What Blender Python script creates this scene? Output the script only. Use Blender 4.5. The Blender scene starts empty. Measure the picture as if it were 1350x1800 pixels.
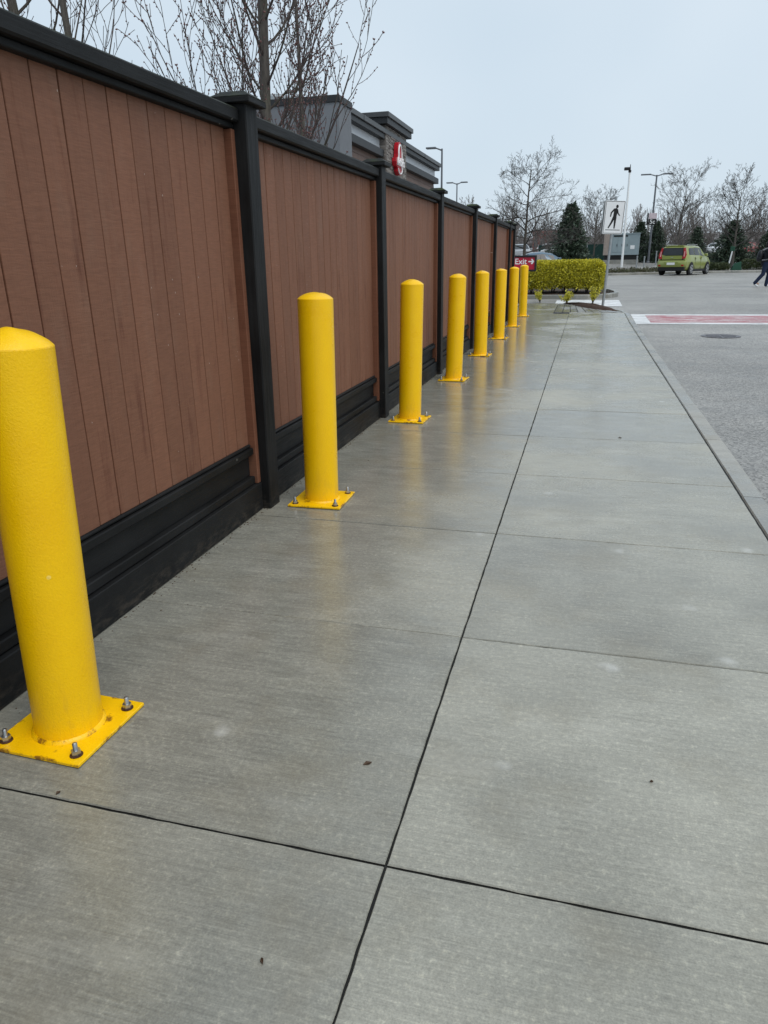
import bpy, bmesh, math, random
from mathutils import Vector, Matrix
R = math.radians
PI = math.pi
random.seed(7)
S = bpy.context.scene
COL = S.collection

# ------------------------------------------------------------------ camera
PITCH, ROLL, YAW, CAMH = R(19.385), R(-0.929), R(15.393), 1.4
fw = Vector((-math.sin(YAW), math.cos(YAW), 0)); rt = Vector((math.cos(YAW), math.sin(YAW), 0)); up = Vector((0, 0, 1))
fw2 = fw * math.cos(PITCH) - up * math.sin(PITCH); up2 = up * math.cos(PITCH) + fw * math.sin(PITCH)
rt3 = rt * math.cos(ROLL) + up2 * math.sin(ROLL); up3 = up2 * math.cos(ROLL) - rt * math.sin(ROLL)
cam = bpy.data.cameras.new('camera'); camo = bpy.data.objects.new('camera', cam); COL.objects.link(camo)
M = Matrix((rt3, up3, -fw2)).transposed().to_4x4(); M.translation = Vector((0, 0, CAMH)); camo.matrix_world = M
cam.sensor_fit = 'HORIZONTAL'; cam.sensor_width = 36; cam.lens = 36 * 1253.57 / 1350; cam.clip_start = .05; cam.clip_end = 3000
S.camera = camo

# ------------------------------------------------------------------ sky, sun, exposure
SUN_EL, SUN_AZ = R(58), R(125)      # azimuth clockwise from +Y
wd = bpy.data.worlds.new('World'); S.world = wd; wd.use_nodes = True
nt = wd.node_tree; nt.nodes.clear()
def nd(nt, typ, **kw):
    n = nt.nodes.new('ShaderNode' + typ)
    for k, v in kw.items():
        if k.startswith('_'): setattr(n, k[1:], v); continue
        key = int(k[1:]) if k[0] == 'i' and k[1:].isdigit() else k.replace('__', ' ')
        s = n.inputs[key]
        if isinstance(v, bpy.types.NodeSocket): nt.links.new(v, s)
        elif isinstance(v, bpy.types.Node): nt.links.new(v.outputs[0], s)
        else: s.default_value = v
    return n
sky = nd(nt, 'TexSky', _sky_type='NISHITA', _sun_disc=False, _sun_elevation=SUN_EL, _sun_rotation=SUN_AZ, _air_density=1.0, _dust_density=3.0)
tc = nd(nt, 'TexCoord')
cl = nd(nt, 'TexNoise', Vector=tc.outputs['Generated'], Scale=1.6, Detail=3.0, Roughness=.5)
rmp = nd(nt, 'ValToRGB', Fac=cl.outputs[0])
rmp.color_ramp.elements[0].position = .33; rmp.color_ramp.elements[0].color = (5.1, 6.3, 7.35, 1)
rmp.color_ramp.elements[1].position = .68; rmp.color_ramp.elements[1].color = (6.8, 7.7, 8.45, 1)
mx = nd(nt, 'MixRGB', Fac=.88, Color1=sky.outputs[0], Color2=rmp.outputs[0])
bg = nd(nt, 'Background', Color=mx.outputs[0], Strength=.1)
nt.links.new(bg.outputs[0], nd(nt, 'OutputWorld').inputs[0])
sl = bpy.data.lights.new('sun', 'SUN'); so = bpy.data.objects.new('sun', sl); COL.objects.link(so)
sl.energy = 1.5; sl.angle = R(45); sl.color = (1, .97, .93)
sd = Vector((math.sin(SUN_AZ) * math.cos(SUN_EL), math.cos(SUN_AZ) * math.cos(SUN_EL), math.sin(SUN_EL)))
so.rotation_euler = sd.to_track_quat('Z', 'Y').to_euler(); so.location = (10, -10, 30)
S.view_settings.view_transform = 'Standard'; S.view_settings.look = 'None'; S.view_settings.gamma = 1
S.view_settings.exposure = 0.2; S.view_settings.use_curve_mapping = False
S.render.engine = 'CYCLES'
try:
    S.cycles.use_denoising = True; S.cycles.denoiser = 'OPENIMAGEDENOISE'
except Exception: pass
S.cycles.max_bounces = 8

# ------------------------------------------------------------------ helpers
class MB:
    def __init__(s): s.v = []; s.f = []
    def add(s, vs, fs):
        o = len(s.v); s.v += [tuple(v) for v in vs]; s.f += [tuple(o + i for i in f) for f in fs]; return s
    def box(s, x0, x1, y0, y1, z0, z1, bev=0, mat=None):
        if bev:
            b = bmesh.new(); bmesh.ops.create_cube(b, size=1)
            for v in b.verts: v.co = Vector((x0 + (v.co.x + .5) * (x1 - x0), y0 + (v.co.y + .5) * (y1 - y0), z0 + (v.co.z + .5) * (z1 - z0)))
            bmesh.ops.bevel(b, geom=b.edges[:], offset=bev, segments=1, affect='EDGES', profile=.5)
            b.verts.index_update(); vs = [v.co.copy() for v in b.verts]; fs = [[v.index for v in f.verts] for f in b.faces]; b.free()
        else:
            vs = [Vector(c) for c in ((x0,y0,z0),(x1,y0,z0),(x1,y1,z0),(x0,y1,z0),(x0,y0,z1),(x1,y0,z1),(x1,y1,z1),(x0,y1,z1))]
            fs = [(0,3,2,1),(4,5,6,7),(0,1,5,4),(1,2,6,5),(2,3,7,6),(3,0,4,7)]
        if mat: vs = [mat @ v for v in vs]
        return s.add(vs, fs)
    def tube(s, pts, rs, n=6, cap=True):
        pts = [Vector(p) for p in pts]; ref = None; rings = []; o = len(s.v)
        for i, p in enumerate(pts):
            t = (pts[min(i+1, len(pts)-1)] - pts[max(i-1, 0)])
            if t.length < 1e-9: t = Vector((0,0,1))
            t.normalize()
            if ref is None: ref = t.orthogonal()
            a = (ref - t * ref.dot(t)); a = a.normalized() if a.length > 1e-6 else t.orthogonal().normalized()
            ref = a; b = t.cross(a)
            for k in range(n):
                w = 2 * PI * k / n; s.v.append(tuple(p + (a * math.cos(w) + b * math.sin(w)) * rs[i]))
        for i in range(len(pts) - 1):
            for k in range(n):
                s.f.append((o+i*n+k, o+i*n+(k+1) % n, o+(i+1)*n+(k+1) % n, o+(i+1)*n+k))
        if cap:
            s.f.append(tuple(o + k for k in reversed(range(n)))); s.f.append(tuple(o + (len(pts)-1)*n + k for k in range(n)))
        return s
    def lathe(s, prof, n=24, c=(0,0,0), mat=None):
        o = len(s.v)
        for r, z in prof:
            for k in range(n):
                w = 2*PI*k/n; v = Vector((c[0]+r*math.cos(w), c[1]+r*math.sin(w), c[2]+z)); s.v.append(tuple(mat @ v if mat else v))
        for i in range(len(prof)-1):
            for k in range(n): s.f.append((o+i*n+k, o+i*n+(k+1) % n, o+(i+1)*n+(k+1) % n, o+(i+1)*n+k))
        s.f.append(tuple(o + k for k in reversed(range(n)))); s.f.append(tuple(o + (len(prof)-1)*n + k for k in range(n)))
        return s
    def prism(s, poly, z0, z1, mat=None):   # poly in xy, extruded in z
        n = len(poly); vs = [Vector((x, y, z0)) for x, y in poly] + [Vector((x, y, z1)) for x, y in poly]
        if mat: vs = [mat @ v for v in vs]
        a = sum(poly[i][0]*poly[(i+1) % n][1]-poly[(i+1) % n][0]*poly[i][1] for i in range(n))
        fs = [tuple(reversed(range(n))), tuple(range(n, 2*n))] + [(i, (i+1) % n, n+(i+1) % n, n+i) for i in range(n)]
        if a < 0: fs = [tuple(reversed(f)) for f in fs]
        return s.add(vs, fs)
    def mesh(s, name, mat, smooth=False, org=None):
        me = bpy.data.meshes.new(name)
        v = s.v if org is None else [(a-org[0], b-org[1], c-org[2]) for a, b, c in s.v]
        me.from_pydata(v, [], s.f); me.materials.append(mat)
        if smooth:
            me.polygons.foreach_set('use_smooth', [True]*len(me.polygons))
            try: me.set_sharp_from_angle(angle=R(38))
            except Exception: pass
        me.update(); return me
    def build(s, name, mat, parent=None, smooth=False, local=False):
        org = None
        if parent is not None and not local: org = worldloc(parent)
        return link(name, s.mesh(name, mat, smooth, org), parent)
def worldloc(o):
    l = Vector(o.location)
    while o.parent: o = o.parent; l += Vector(o.location)
    return l
def link(name, me, parent=None, loc=None):
    o = bpy.data.objects.new(name, me); COL.objects.link(o)
    if parent is not None: o.parent = parent
    if loc is not None: o.location = loc
    return o
def tag(o, label=None, cat=None, group=None, kind=None):
    if label: o['label'] = label
    if cat: o['category'] = cat
    if group: o['group'] = group
    if kind: o['kind'] = kind
    return o
def thing(name, loc, label, cat, group=None, rz=0):
    o = bpy.data.objects.new(name, None); COL.objects.link(o); o.location = loc; o.rotation_euler.z = rz
    o.empty_display_size = .1
    return tag(o, label, cat, group)
def copy_tree(o, parent=None):
    c = o.copy(); COL.objects.link(c); c.parent = parent
    for ch in list(o.children): copy_tree(ch, c)
    return c
def interp(x, xs, ys):
    if x <= xs[0]: return ys[0]
    for i in range(len(xs)-1):
        if x <= xs[i+1]: return ys[i] + (ys[i+1]-ys[i])*(x-xs[i])/(xs[i+1]-xs[i])
    return ys[-1]
def lin(r, g, b):
    f = lambda c: (c/255/12.92) if c/255 <= .04045 else ((c/255+.055)/1.055)**2.4
    return (f(r), f(g), f(b), 1)

# ------------------------------------------------------------------ materials
def newmat(name):
    m = bpy.data.materials.new(name); m.use_nodes = True; nt = m.node_tree; nt.nodes.clear()
    out = nd(nt, 'OutputMaterial'); b = nd(nt, 'BsdfPrincipled'); nt.links.new(b.outputs[0], out.inputs[0])
    return m, nt, b
def setb(nt, b, **kw):
    for k, v in kw.items():
        s = b.inputs[k.replace('__', ' ')]
        if isinstance(v, bpy.types.NodeSocket): nt.links.new(v, s)
        elif isinstance(v, bpy.types.Node): nt.links.new(v.outputs[0], s)
        else: s.default_value = v
def mapping(nt, vec, scale):
    return nd(nt, 'Mapping', Vector=vec, Scale=scale).outputs[0]
def noise(nt, vec, scale=5., det=4., rough=.55): return nd(nt, 'TexNoise', Vector=vec, Scale=scale, Detail=det, Roughness=rough).outputs[0]
def ramp(nt, fac, a, b, ca=(0,0,0,1), cb=(1,1,1,1)):
    r = nd(nt, 'ValToRGB', Fac=fac); e = r.color_ramp.elements; e[0].position = a; e[1].position = b; e[0].color = ca; e[1].color = cb
    return r.outputs[0]
def mix(nt, fac, a, b, mode='MIX'): return nd(nt, 'MixRGB', _blend_type=mode, Fac=fac, Color1=a, Color2=b).outputs[0]
def math_(nt, op, a, b=0., c=0.):
    return nd(nt, 'Math', _operation=op, i0=a, i1=b, i2=c).outputs[0]
def bump(nt, h, st=.2, dist=.01, nrm=None):
    n = nd(nt, 'Bump', Height=h, Strength=st, Distance=dist)
    if nrm is not None: nt.links.new(nrm, n.inputs['Normal'])
    return n.outputs[0]
def objvec(nt):
    t = nd(nt, 'TexCoord'); oi = nd(nt, 'ObjectInfo')
    off = math_(nt, 'MULTIPLY', oi.outputs['Random'], 37.)
    cx = nd(nt, 'CombineXYZ', X=off, Y=off, Z=off)
    return nd(nt, 'VectorMath', _operation='ADD', i0=t.outputs['Object'], i1=cx.outputs[0]).outputs[0], oi.outputs['Random']
def pos(nt): return nd(nt, 'NewGeometry').outputs['Position']

def simple(name, col, rough=.5, metal=0., var=.12, nscale=6., bmp=0., bscale=60., spec=.3):
    m, nt, b = newmat(name); v, rnd = objvec(nt)
    n = noise(nt, v, nscale, 5.)
    d = tuple(c*(1-var) for c in col[:3])+(1,); l = tuple(min(1, c*(1+var)) for c in col[:3])+(1,)
    setb(nt, b, Base__Color=ramp(nt, n, .3, .7, d, l), Roughness=rough, Metallic=metal, Specular__IOR__Level=spec)
    if bmp: setb(nt, b, Normal=bump(nt, noise(nt, v, bscale, 3.), bmp, .004))
    return m

def concrete_mat(name, dry, wet, wetbias=0.0, broom=1.0):
    m, nt, b = newmat(name); P = pos(nt); oi = nd(nt, 'ObjectInfo').outputs['Random']
    big = noise(nt, mapping(nt, P, (1.0, 1.0, 1)), 1.1, 6., .6)
    mid = noise(nt, mapping(nt, P, (1.4, 3.2, 1)), 3.5, 6., .65)
    strk = noise(nt, mapping(nt, P, (1.1, 22., 1)), 4., 5., .6)
    fine = noise(nt, P, 190., 3., .6)
    grit = noise(nt, P, 60., 4., .7)
    # wetness: patches, plus rows of damp streaks
    w = math_(nt, 'ADD', math_(nt, 'MULTIPLY', big, .95), math_(nt, 'MULTIPLY', mid, .45))
    w = math_(nt, 'ADD', w, math_(nt, 'MULTIPLY', strk, .22))
    w = math_(nt, 'ADD', w, math_(nt, 'MULTIPLY', oi, .16))
    sx = nd(nt, 'SeparateXYZ', Vector=P)
    # splash-back strip along the foot of the fence stays damp
    edge = nd(nt, 'MapRange', Value=sx.outputs['X'], i1=-.25, i2=-1.5, i3=0., i4=.24).outputs[0]
    w = math_(nt, 'ADD', w, edge)
    wetm = ramp(nt, w, .72-wetbias, 1.06-wetbias)
    c = mix(nt, wetm, dry, wet)
    broomt = noise(nt, mapping(nt, P, (2.2, 75., 1)), 3., 4., .6)
    dryp = noise(nt, mapping(nt, P, (.7, 1.5, 1)), 2.6, 8., .68)
    c = mix(nt, .55, c, ramp(nt, mid, .28, .72, (.66,.66,.66,1), (1.32,1.32,1.30,1)), 'MULTIPLY')
    c = mix(nt, .45*broom, c, ramp(nt, strk, .3, .7, (.70,.70,.70,1), (1.30,1.30,1.30,1)), 'MULTIPLY')
    c = mix(nt, .32*broom, c, ramp(nt, broomt, .33, .67, (.66,.66,.66,1), (1.34,1.34,1.33,1)), 'MULTIPLY')
    c = mix(nt, .35, c, ramp(nt, fine, .32, .68, (.60,.60,.60,1), (1.42,1.42,1.40,1)), 'MULTIPLY')
    c = mix(nt, .30, c, ramp(nt, grit, .36, .64, (.66,.66,.66,1), (1.34,1.34,1.32,1)), 'MULTIPLY')
    c = mix(nt, math_(nt, 'MULTIPLY', ramp(nt, math_(nt, 'ADD', dryp, math_(nt, 'MULTIPLY', grit, .12)), .60, .70), .16), c, (.50,.49,.43,1))
    # pale mineral blooms
    sp = mix(nt, .35, c, ramp(nt, grit, .56, .72, (1,1,1,1), (1.7,1.65,1.5,1)), 'MULTIPLY')
    vo = nd(nt, 'TexVoronoi', Vector=nd(nt, 'VectorMath', _operation='ADD', i0=P, i1=nd(nt, 'VectorMath', _operation='SCALE', i0=nd(nt, 'TexNoise', Vector=P, Scale=9., Detail=3.).outputs['Color'], Scale=.09).outputs[0]).outputs[0], Scale=3.1, _feature='F1')
    pick = math_(nt, 'GREATER_THAN', nd(nt, 'SeparateColor', Color=vo.outputs['Color']).outputs[0], .70)
    bl = math_(nt, 'MULTIPLY', pick, ramp(nt, vo.outputs['Distance'], .03, .13, (1,1,1,1), (0,0,0,1)))
    sp = mix(nt, math_(nt, 'MULTIPLY', bl, .42), sp, (.62,.62,.59,1))
    # brownish silt
    sp = mix(nt, math_(nt, 'MULTIPLY', ramp(nt, noise(nt, P, 2.3, 5., .6), .5, .74), .35), sp, (.22,.185,.12,1))
    ro = ramp(nt, wetm, 0., 1., (.44,.44,.44,1), (.15,.15,.15,1))
    ro = mix(nt, .5, ro, ramp(nt, grit, .3, .7, (.75,.75,.75,1), (1.25,1.25,1.25,1)), 'MULTIPLY')
    h = math_(nt, 'ADD', math_(nt, 'MULTIPLY', math_(nt, 'ADD', math_(nt, 'MULTIPLY', strk, .5), broomt), 1.0*broom), math_(nt, 'MULTIPLY', fine, .45))
    h = math_(nt, 'ADD', h, math_(nt, 'MULTIPLY', grit, .8))
    bs = ramp(nt, wetm, 0., 1., (.30,.30,.30,1), (.10,.10,.10,1))
    bn = nd(nt, 'Bump', Height=h, Strength=bs, Distance=.004)
    setb(nt, b, Base__Color=sp, Roughness=ro, Normal=bn.outputs[0], IOR=1.45)
    return m

def asphalt_mat(name, col, worn=None, marking=None):
    m, nt, b = newmat(name); P = pos(nt)
    big = noise(nt, P, .35, 5., .6); mid = noise(nt, P, 2.4, 5., .6)
    fine = nd(nt, 'TexVoronoi', Vector=P, Scale=70.).outputs['Color']; fine = nd(nt, 'SeparateColor', Color=fine).outputs[0]
    g2 = noise(nt, P, 70., 4., .7)
    d = tuple(c*.72 for c in col[:3])+(1,); l = tuple(c*1.25 for c in col[:3])+(1,)
    c = ramp(nt, math_(nt, 'ADD', math_(nt, 'MULTIPLY', big, .6), math_(nt, 'MULTIPLY', mid, .4)), .34, .66, d, l)
    c = mix(nt, .65, c, ramp(nt, fine, .05, .95, (.35,.35,.35,1), (1.9,1.9,1.9,1)), 'MULTIPLY')
    c = mix(nt, .5, c, ramp(nt, g2, .35, .65, (.7,.7,.7,1), (1.3,1.3,1.3,1)), 'MULTIPLY')
    tr_ = noise(nt, mapping(nt, P, (.22, 1.3, 1)), 1.2, 4., .5); c = mix(nt, .35, c, ramp(nt, tr_, .35, .65, (.78,.78,.78,1), (1.15,1.15,1.15,1)), 'MULTIPLY')
    oil = noise(nt, P, 1.1, 3., .5); c = mix(nt, math_(nt, 'MULTIPLY', ramp(nt, oil, .66, .74), .35), c, (.07,.07,.068,1))
    if marking:
        mk = math_(nt, 'ADD', math_(nt, 'MULTIPLY', noise(nt, mapping(nt, P, (.8, 2., 1)), 2.2, 7., .7), .75), math_(nt, 'MULTIPLY', g2, .25))
        mk = ramp(nt, mk, worn-.07, worn+.07)
        c = mix(nt, mk, marking, c)
    hh = math_(nt, 'ADD', fine, math_(nt, 'MULTIPLY', g2, 1.2))
    setb(nt, b, Base__Color=c, Roughness=ramp(nt, mid, .3, .7, (.42,.42,.42,1), (.62,.62,.62,1)), Normal=bump(nt, hh, .5, .006))
    return m

def plank_mat(name, base, dark):
    m, nt, b = newmat(name); v, rnd = objvec(nt)
    tone = ramp(nt, rnd, 0., 1., (.93,.93,.93,1), (1.07,1.06,1.05,1))
    saw = noise(nt, mapping(nt, v, (3., 9., 110.)), 1.6, 5., .7)
    grain = noise(nt, mapping(nt, v, (8., 90., 2.2)), 2.0, 5., .6)
    blot = noise(nt, mapping(nt, v, (2., 10., 1.1)), 1.7, 6., .66)
    blot2 = noise(nt, mapping(nt, v, (2., 3.5, 1.4)), 2.1, 5., .6)
    c = mix(nt, math_(nt, 'MULTIPLY', ramp(nt, blot, .57, .76), .75), base, dark)
    c = mix(nt, math_(nt, 'MULTIPLY', ramp(nt, blot2, .55, .8), .30), c, (.24,.15,.105,1))
    c = mix(nt, 1., c, tone, 'MULTIPLY')
    c = mix(nt, .62, c, ramp(nt, saw, .35, .65, (.80,.80,.80,1), (1.18,1.18,1.18,1)), 'MULTIPLY')
    c = mix(nt, .18, c, ramp(nt, grain, .35, .65, (.78,.78,.78,1), (1.15,1.15,1.15,1)), 'MULTIPLY')
    vo = nd(nt, 'TexVoronoi', Vector=mapping(nt, v, (1., 14., 7.)), Scale=1.6)
    sc = nd(nt, 'SeparateColor', Color=vo.outputs['Color'])
    spk = math_(nt, 'MULTIPLY', math_(nt, 'GREATER_THAN', sc.outputs[0], .72), math_(nt, 'LESS_THAN', vo.outputs['Distance'], .05))
    c = mix(nt, math_(nt, 'MULTIPLY', spk, .7), c, (.50,.45,.40,1))
    # knots
    vk = nd(nt, 'TexVoronoi', Vector=mapping(nt, v, (1., 6., 3.)), Scale=1.3)
    kn = math_(nt, 'MULTIPLY', math_(nt, 'GREATER_THAN', nd(nt, 'SeparateColor', Color=vk.outputs['Color']).outputs[1], .68), ramp(nt, vk.outputs['Distance'], .03, .075, (1,1,1,1), (0,0,0,1)))
    c = mix(nt, math_(nt, 'MULTIPLY', kn, .55), c, dark)
    h = math_(nt, 'ADD', saw, math_(nt, 'MULTIPLY', grain, .7))
    setb(nt, b, Base__Color=c, Roughness=ramp(nt, blot, .3, .7, (.55,.55,.55,1), (.72,.72,.72,1)), Specular__IOR__Level=.22, Normal=bump(nt, h, .30, .004))
    return m

def blackwood_mat(name, moss=False, axis=(4., 1.2, 40.)):
    m, nt, b = newmat(name); v, rnd = objvec(nt)
    g = noise(nt, mapping(nt, v, axis), 3., 5., .65); big = noise(nt, v, 2.2, 5., .6)
    c = ramp(nt, big, .3, .72, (.006,.0062,.0064,1), (.017,.0175,.018,1))
    c = mix(nt, .5, c, ramp(nt, g, .3, .7, (.6,.6,.6,1), (1.5,1.5,1.5,1)), 'MULTIPLY')
    vo = nd(nt, 'TexVoronoi', Vector=v, Scale=7.)
    spk = math_(nt, 'MULTIPLY', math_(nt, 'GREATER_THAN', nd(nt, 'SeparateColor', Color=vo.outputs['Color']).outputs[0], .7), math_(nt, 'LESS_THAN', vo.outputs['Distance'], .055))
    c = mix(nt, math_(nt, 'MULTIPLY', spk, .5), c, (.22,.22,.2,1))
    dz_ = nd(nt, 'SeparateXYZ', Vector=pos(nt)).outputs['Z']
    dirt = math_(nt, 'MULTIPLY', nd(nt, 'MapRange', Value=dz_, i1=.12, i2=.0, i3=0., i4=1.).outputs[0], ramp(nt, noise(nt, mapping(nt, v, (3., 3., 9.)), 4., 6., .7), .46, .66))
    c = mix(nt, math_(nt, 'MULTIPLY', dirt, .45), c, (.11,.09,.07,1))
    if moss:
        nz = nd(nt, 'SeparateXYZ', Vector=nd(nt, 'NewGeometry').outputs['Normal']).outputs['Z']
        mm = math_(nt, 'MULTIPLY', ramp(nt, nz, .35, .8), ramp(nt, noise(nt, v, 9., 5., .7), .42, .62))
        c = mix(nt, math_(nt, 'MULTIPLY', mm, moss), c, (.045,.06,.02,1))
    setb(nt, b, Base__Color=c, Roughness=ramp(nt, g, .3, .7, (.45,.45,.45,1), (.68,.68,.68,1)), Specular__IOR__Level=.16, Normal=bump(nt, g, .4, .004))
    return m

def yellow_mat(name, plate=False):
    m, nt, b = newmat(name); v, rnd = objvec(nt)
    t = nd(nt, 'TexCoord').outputs['Object']
    n1 = noise(nt, v, 5., 5., .6); op = noise(nt, v, 150., 3., .5); op2 = noise(nt, v, 300., 2., .5)
    c = ramp(nt, n1, .3, .7, (.94,.535,.001,1), (.98,.59,.002,1))
    c = mix(nt, .22, c, ramp(nt, op, .35, .65, (.86,.84,.8,1), (1.08,1.08,1.1,1)), 'MULTIPLY')
    # dribbles, scuffs
    dr = noise(nt, mapping(nt, v, (30., 30., 1.1)), 1., 4., .6)
    c = mix(nt, math_(nt, 'MULTIPLY', ramp(nt, dr, .62, .8), .22), c, (.50,.24,.01,1))
    vo = nd(nt, 'TexVoronoi', Vector=v, Scale=16.)
    chip = math_(nt, 'MULTIPLY', math_(nt, 'GREATER_THAN', nd(nt, 'SeparateColor', Color=vo.outputs['Color']).outputs[0], .93), math_(nt, 'LESS_THAN', vo.outputs['Distance'], .10))
    c = mix(nt, math_(nt, 'MULTIPLY', chip, .7), c, (.98,.72,.18,1))
    if not plate:
        gr = math_(nt, 'MULTIPLY', nd(nt, 'MapRange', Value=nd(nt, 'SeparateXYZ', Vector=t).outputs[2], i1=.30, i2=.02, i3=0., i4=1.).outputs[0], ramp(nt, noise(nt, mapping(nt, v, (9., 9., 3.)), 3., 6., .7), .50, .70))
        c = mix(nt, math_(nt, 'MULTIPLY', gr, .30), c, (.36,.22,.05,1))
    if plate:
        # rust creeping from the edges and the weld
        rn = noise(nt, v, 14., 6., .7); s3 = nd(nt, 'SeparateXYZ', Vector=t)
        ax = math_(nt, 'MAXIMUM', math_(nt, 'ABSOLUTE', s3.outputs[0]), math_(nt, 'ABSOLUTE', s3.outputs[1]))
        e = nd(nt, 'MapRange', Value=ax, i1=.150, i2=.168, i3=0., i4=.16).outputs[0]
        ln = nd(nt, 'VectorMath', _operation='LENGTH', i0=nd(nt, 'CombineXYZ', X=s3.outputs[0], Y=s3.outputs[1]).outputs[0]).outputs['Value']
        w = nd(nt, 'MapRange', Value=ln, i1=.145, i2=.10, i3=0., i4=.12).outputs[0]
        rr = ramp(nt, math_(nt, 'ADD', rn, math_(nt, 'ADD', e, w)), .64, .74)
        c = mix(nt, math_(nt, 'MULTIPLY', rr, .85), c, (.16,.05,.012,1))
    hh = math_(nt, 'ADD', op, math_(nt, 'MULTIPLY', op2, .4))
    setb(nt, b, Base__Color=c, Roughness=ramp(nt, n1, .3, .7, (.24,.24,.24,1), (.36,.36,.36,1)), Specular__IOR__Level=.38, Normal=bump(nt, hh, .30, .004))
    return m

def leaf_mat(name, cols, rough=.5, trans=.25):
    m, nt, b = newmat(name); g = nd(nt, 'NewGeometry')
    r = nd(nt, 'ValToRGB', Fac=g.outputs['Random Per Island']); e = r.color_ramp.elements
    while len(e) < len(cols): e.new(.5)
    for i, c in enumerate(cols): e[i].position = i/(len(cols)-1); e[i].color = (*c, 1)
    setb(nt, b, Base__Color=r.outputs[0], Roughness=rough)
    try: setb(nt, b, Transmission__Weight=0.0, Subsurface__Weight=0.0)
    except Exception: pass
    return m
def bark_mat(name, a, c_):
    m, nt, b = newmat(name); v = nd(nt, 'TexCoord').outputs['Object']
    n = noise(nt, mapping(nt, v, (9., 9., 2.)), 4., 6., .65)
    moss = noise(nt, v, 3.2, 4.)
    c = ramp(nt, n, .3, .7, a, c_)
    c = mix(nt, math_(nt, 'MULTIPLY', ramp(nt, moss, .5, .7), .35), c, (.075,.085,.035,1))
    setb(nt, b, Base__Color=c, Roughness=.85, Normal=bump(nt, n, .6, .02))
    return m
def glass_mat(name, col=(.012,.014,.016,1), rough=.06):
    m, nt, b = newmat(name); v, _ = objvec(nt)
    setb(nt, b, Base__Color=ramp(nt, noise(nt, v, 3.), .3, .7, col, tuple(c*1.5 for c in col[:3])+(1,)), Roughness=rough)
    return m

MAT = dict(
    slab=concrete_mat('concrete_slab', (.40,.39,.335,1), (.235,.231,.20,1), 0.06),
    kerb=concrete_mat('concrete_kerb', (.33,.32,.29,1), (.20,.20,.185,1), -.05, .3),
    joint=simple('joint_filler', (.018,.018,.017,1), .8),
    road=asphalt_mat('asphalt', (.255,.246,.230,1)),
    patch=asphalt_mat('asphalt_patch', (.235,.227,.212,1)),
    wline=asphalt_mat('worn_white_paint', (.22,.22,.22,1), .565, (.74,.75,.75,1)),
    rline=asphalt_mat('worn_red_paint', (.50,.42,.42,1), .50, (.36,.07,.09,1)),
    plank=plank_mat('brown_painted_wood', (.200,.092,.056,1), (.095,.032,.020,1)),
    trim=plank_mat('brown_trim_wood', (.170,.070,.040,1), (.095,.032,.018,1)),
    black=blackwood_mat('black_painted_wood'),
    blackv=blackwood_mat('black_painted_post', axis=(22., 22., 1.3)),
    cap=blackwood_mat('black_cap_wood', .35), mosscap=blackwood_mat('mossy_cap_wood', 1.0),
    yellow=yellow_mat('yellow_enamel'), yplate=yellow_mat('yellow_enamel_plate', True),
    zinc=simple('zinc_bolt', (.42,.43,.44,1), .34, .9, .2, 40.), rust=simple('rusty_washer', (.07,.03,.015,1), .75, .2, .5, 50.),
    galv=simple('galvanised_steel', (.36,.38,.39,1), .45, .7, .15, 12.),
    white=simple('white_sheet', (.78,.79,.79,1), .4, 0, .04), ink=simple('black_print', (.012,.012,.012,1), .45),
    signgrey=simple('sign_back_aluminium', (.33,.34,.34,1), .5, .5),
    red=simple('red_sign_face', (.45,.018,.045,1), .35), darkframe=simple('dark_sign_frame', (.018,.016,.018,1), .4),
    mulch=simple('bark_mulch', (.055,.032,.022,1), .9, 0, .6, 30., 1., 90.),
    paver=concrete_mat('paver_stone', (.25,.245,.235,1), (.15,.15,.145,1), 0.02, .2),
    bark=bark_mat('grey_bark', (.045,.038,.032,1), (.12,.105,.09,1)), twig=bark_mat('twig_bark', (.035,.026,.024,1), (.085,.065,.058,1)),
    fartwig=bark_mat('hazed_pale_twig_bark', (.10,.082,.076,1), (.19,.165,.155,1)),  # pale twig bark, lightened so its colour stands in for distance haze
    greytwig=bark_mat('grey_twig_bark', (.03,.027,.025,1), (.075,.067,.062,1)),
    bud=leaf_mat('red_brown_bud', [(.10,.035,.035),(.16,.07,.06)]),
    gold=leaf_mat('golden_leaf', [(.16,.17,.010),(.40,.36,.016),(.64,.57,.03),(.84,.78,.10)]),
    conifer=leaf_mat('conifer_needles', [(.014,.030,.018),(.032,.056,.030),(.05,.078,.045)]),
    green=leaf_mat('dark_shrub_leaf', [(.022,.036,.014),(.05,.07,.022),(.075,.085,.03)]),
    cover=leaf_mat('ground_cover_leaf', [(.035,.04,.018),(.07,.08,.025),(.085,.06,.03)]),
)

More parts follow.
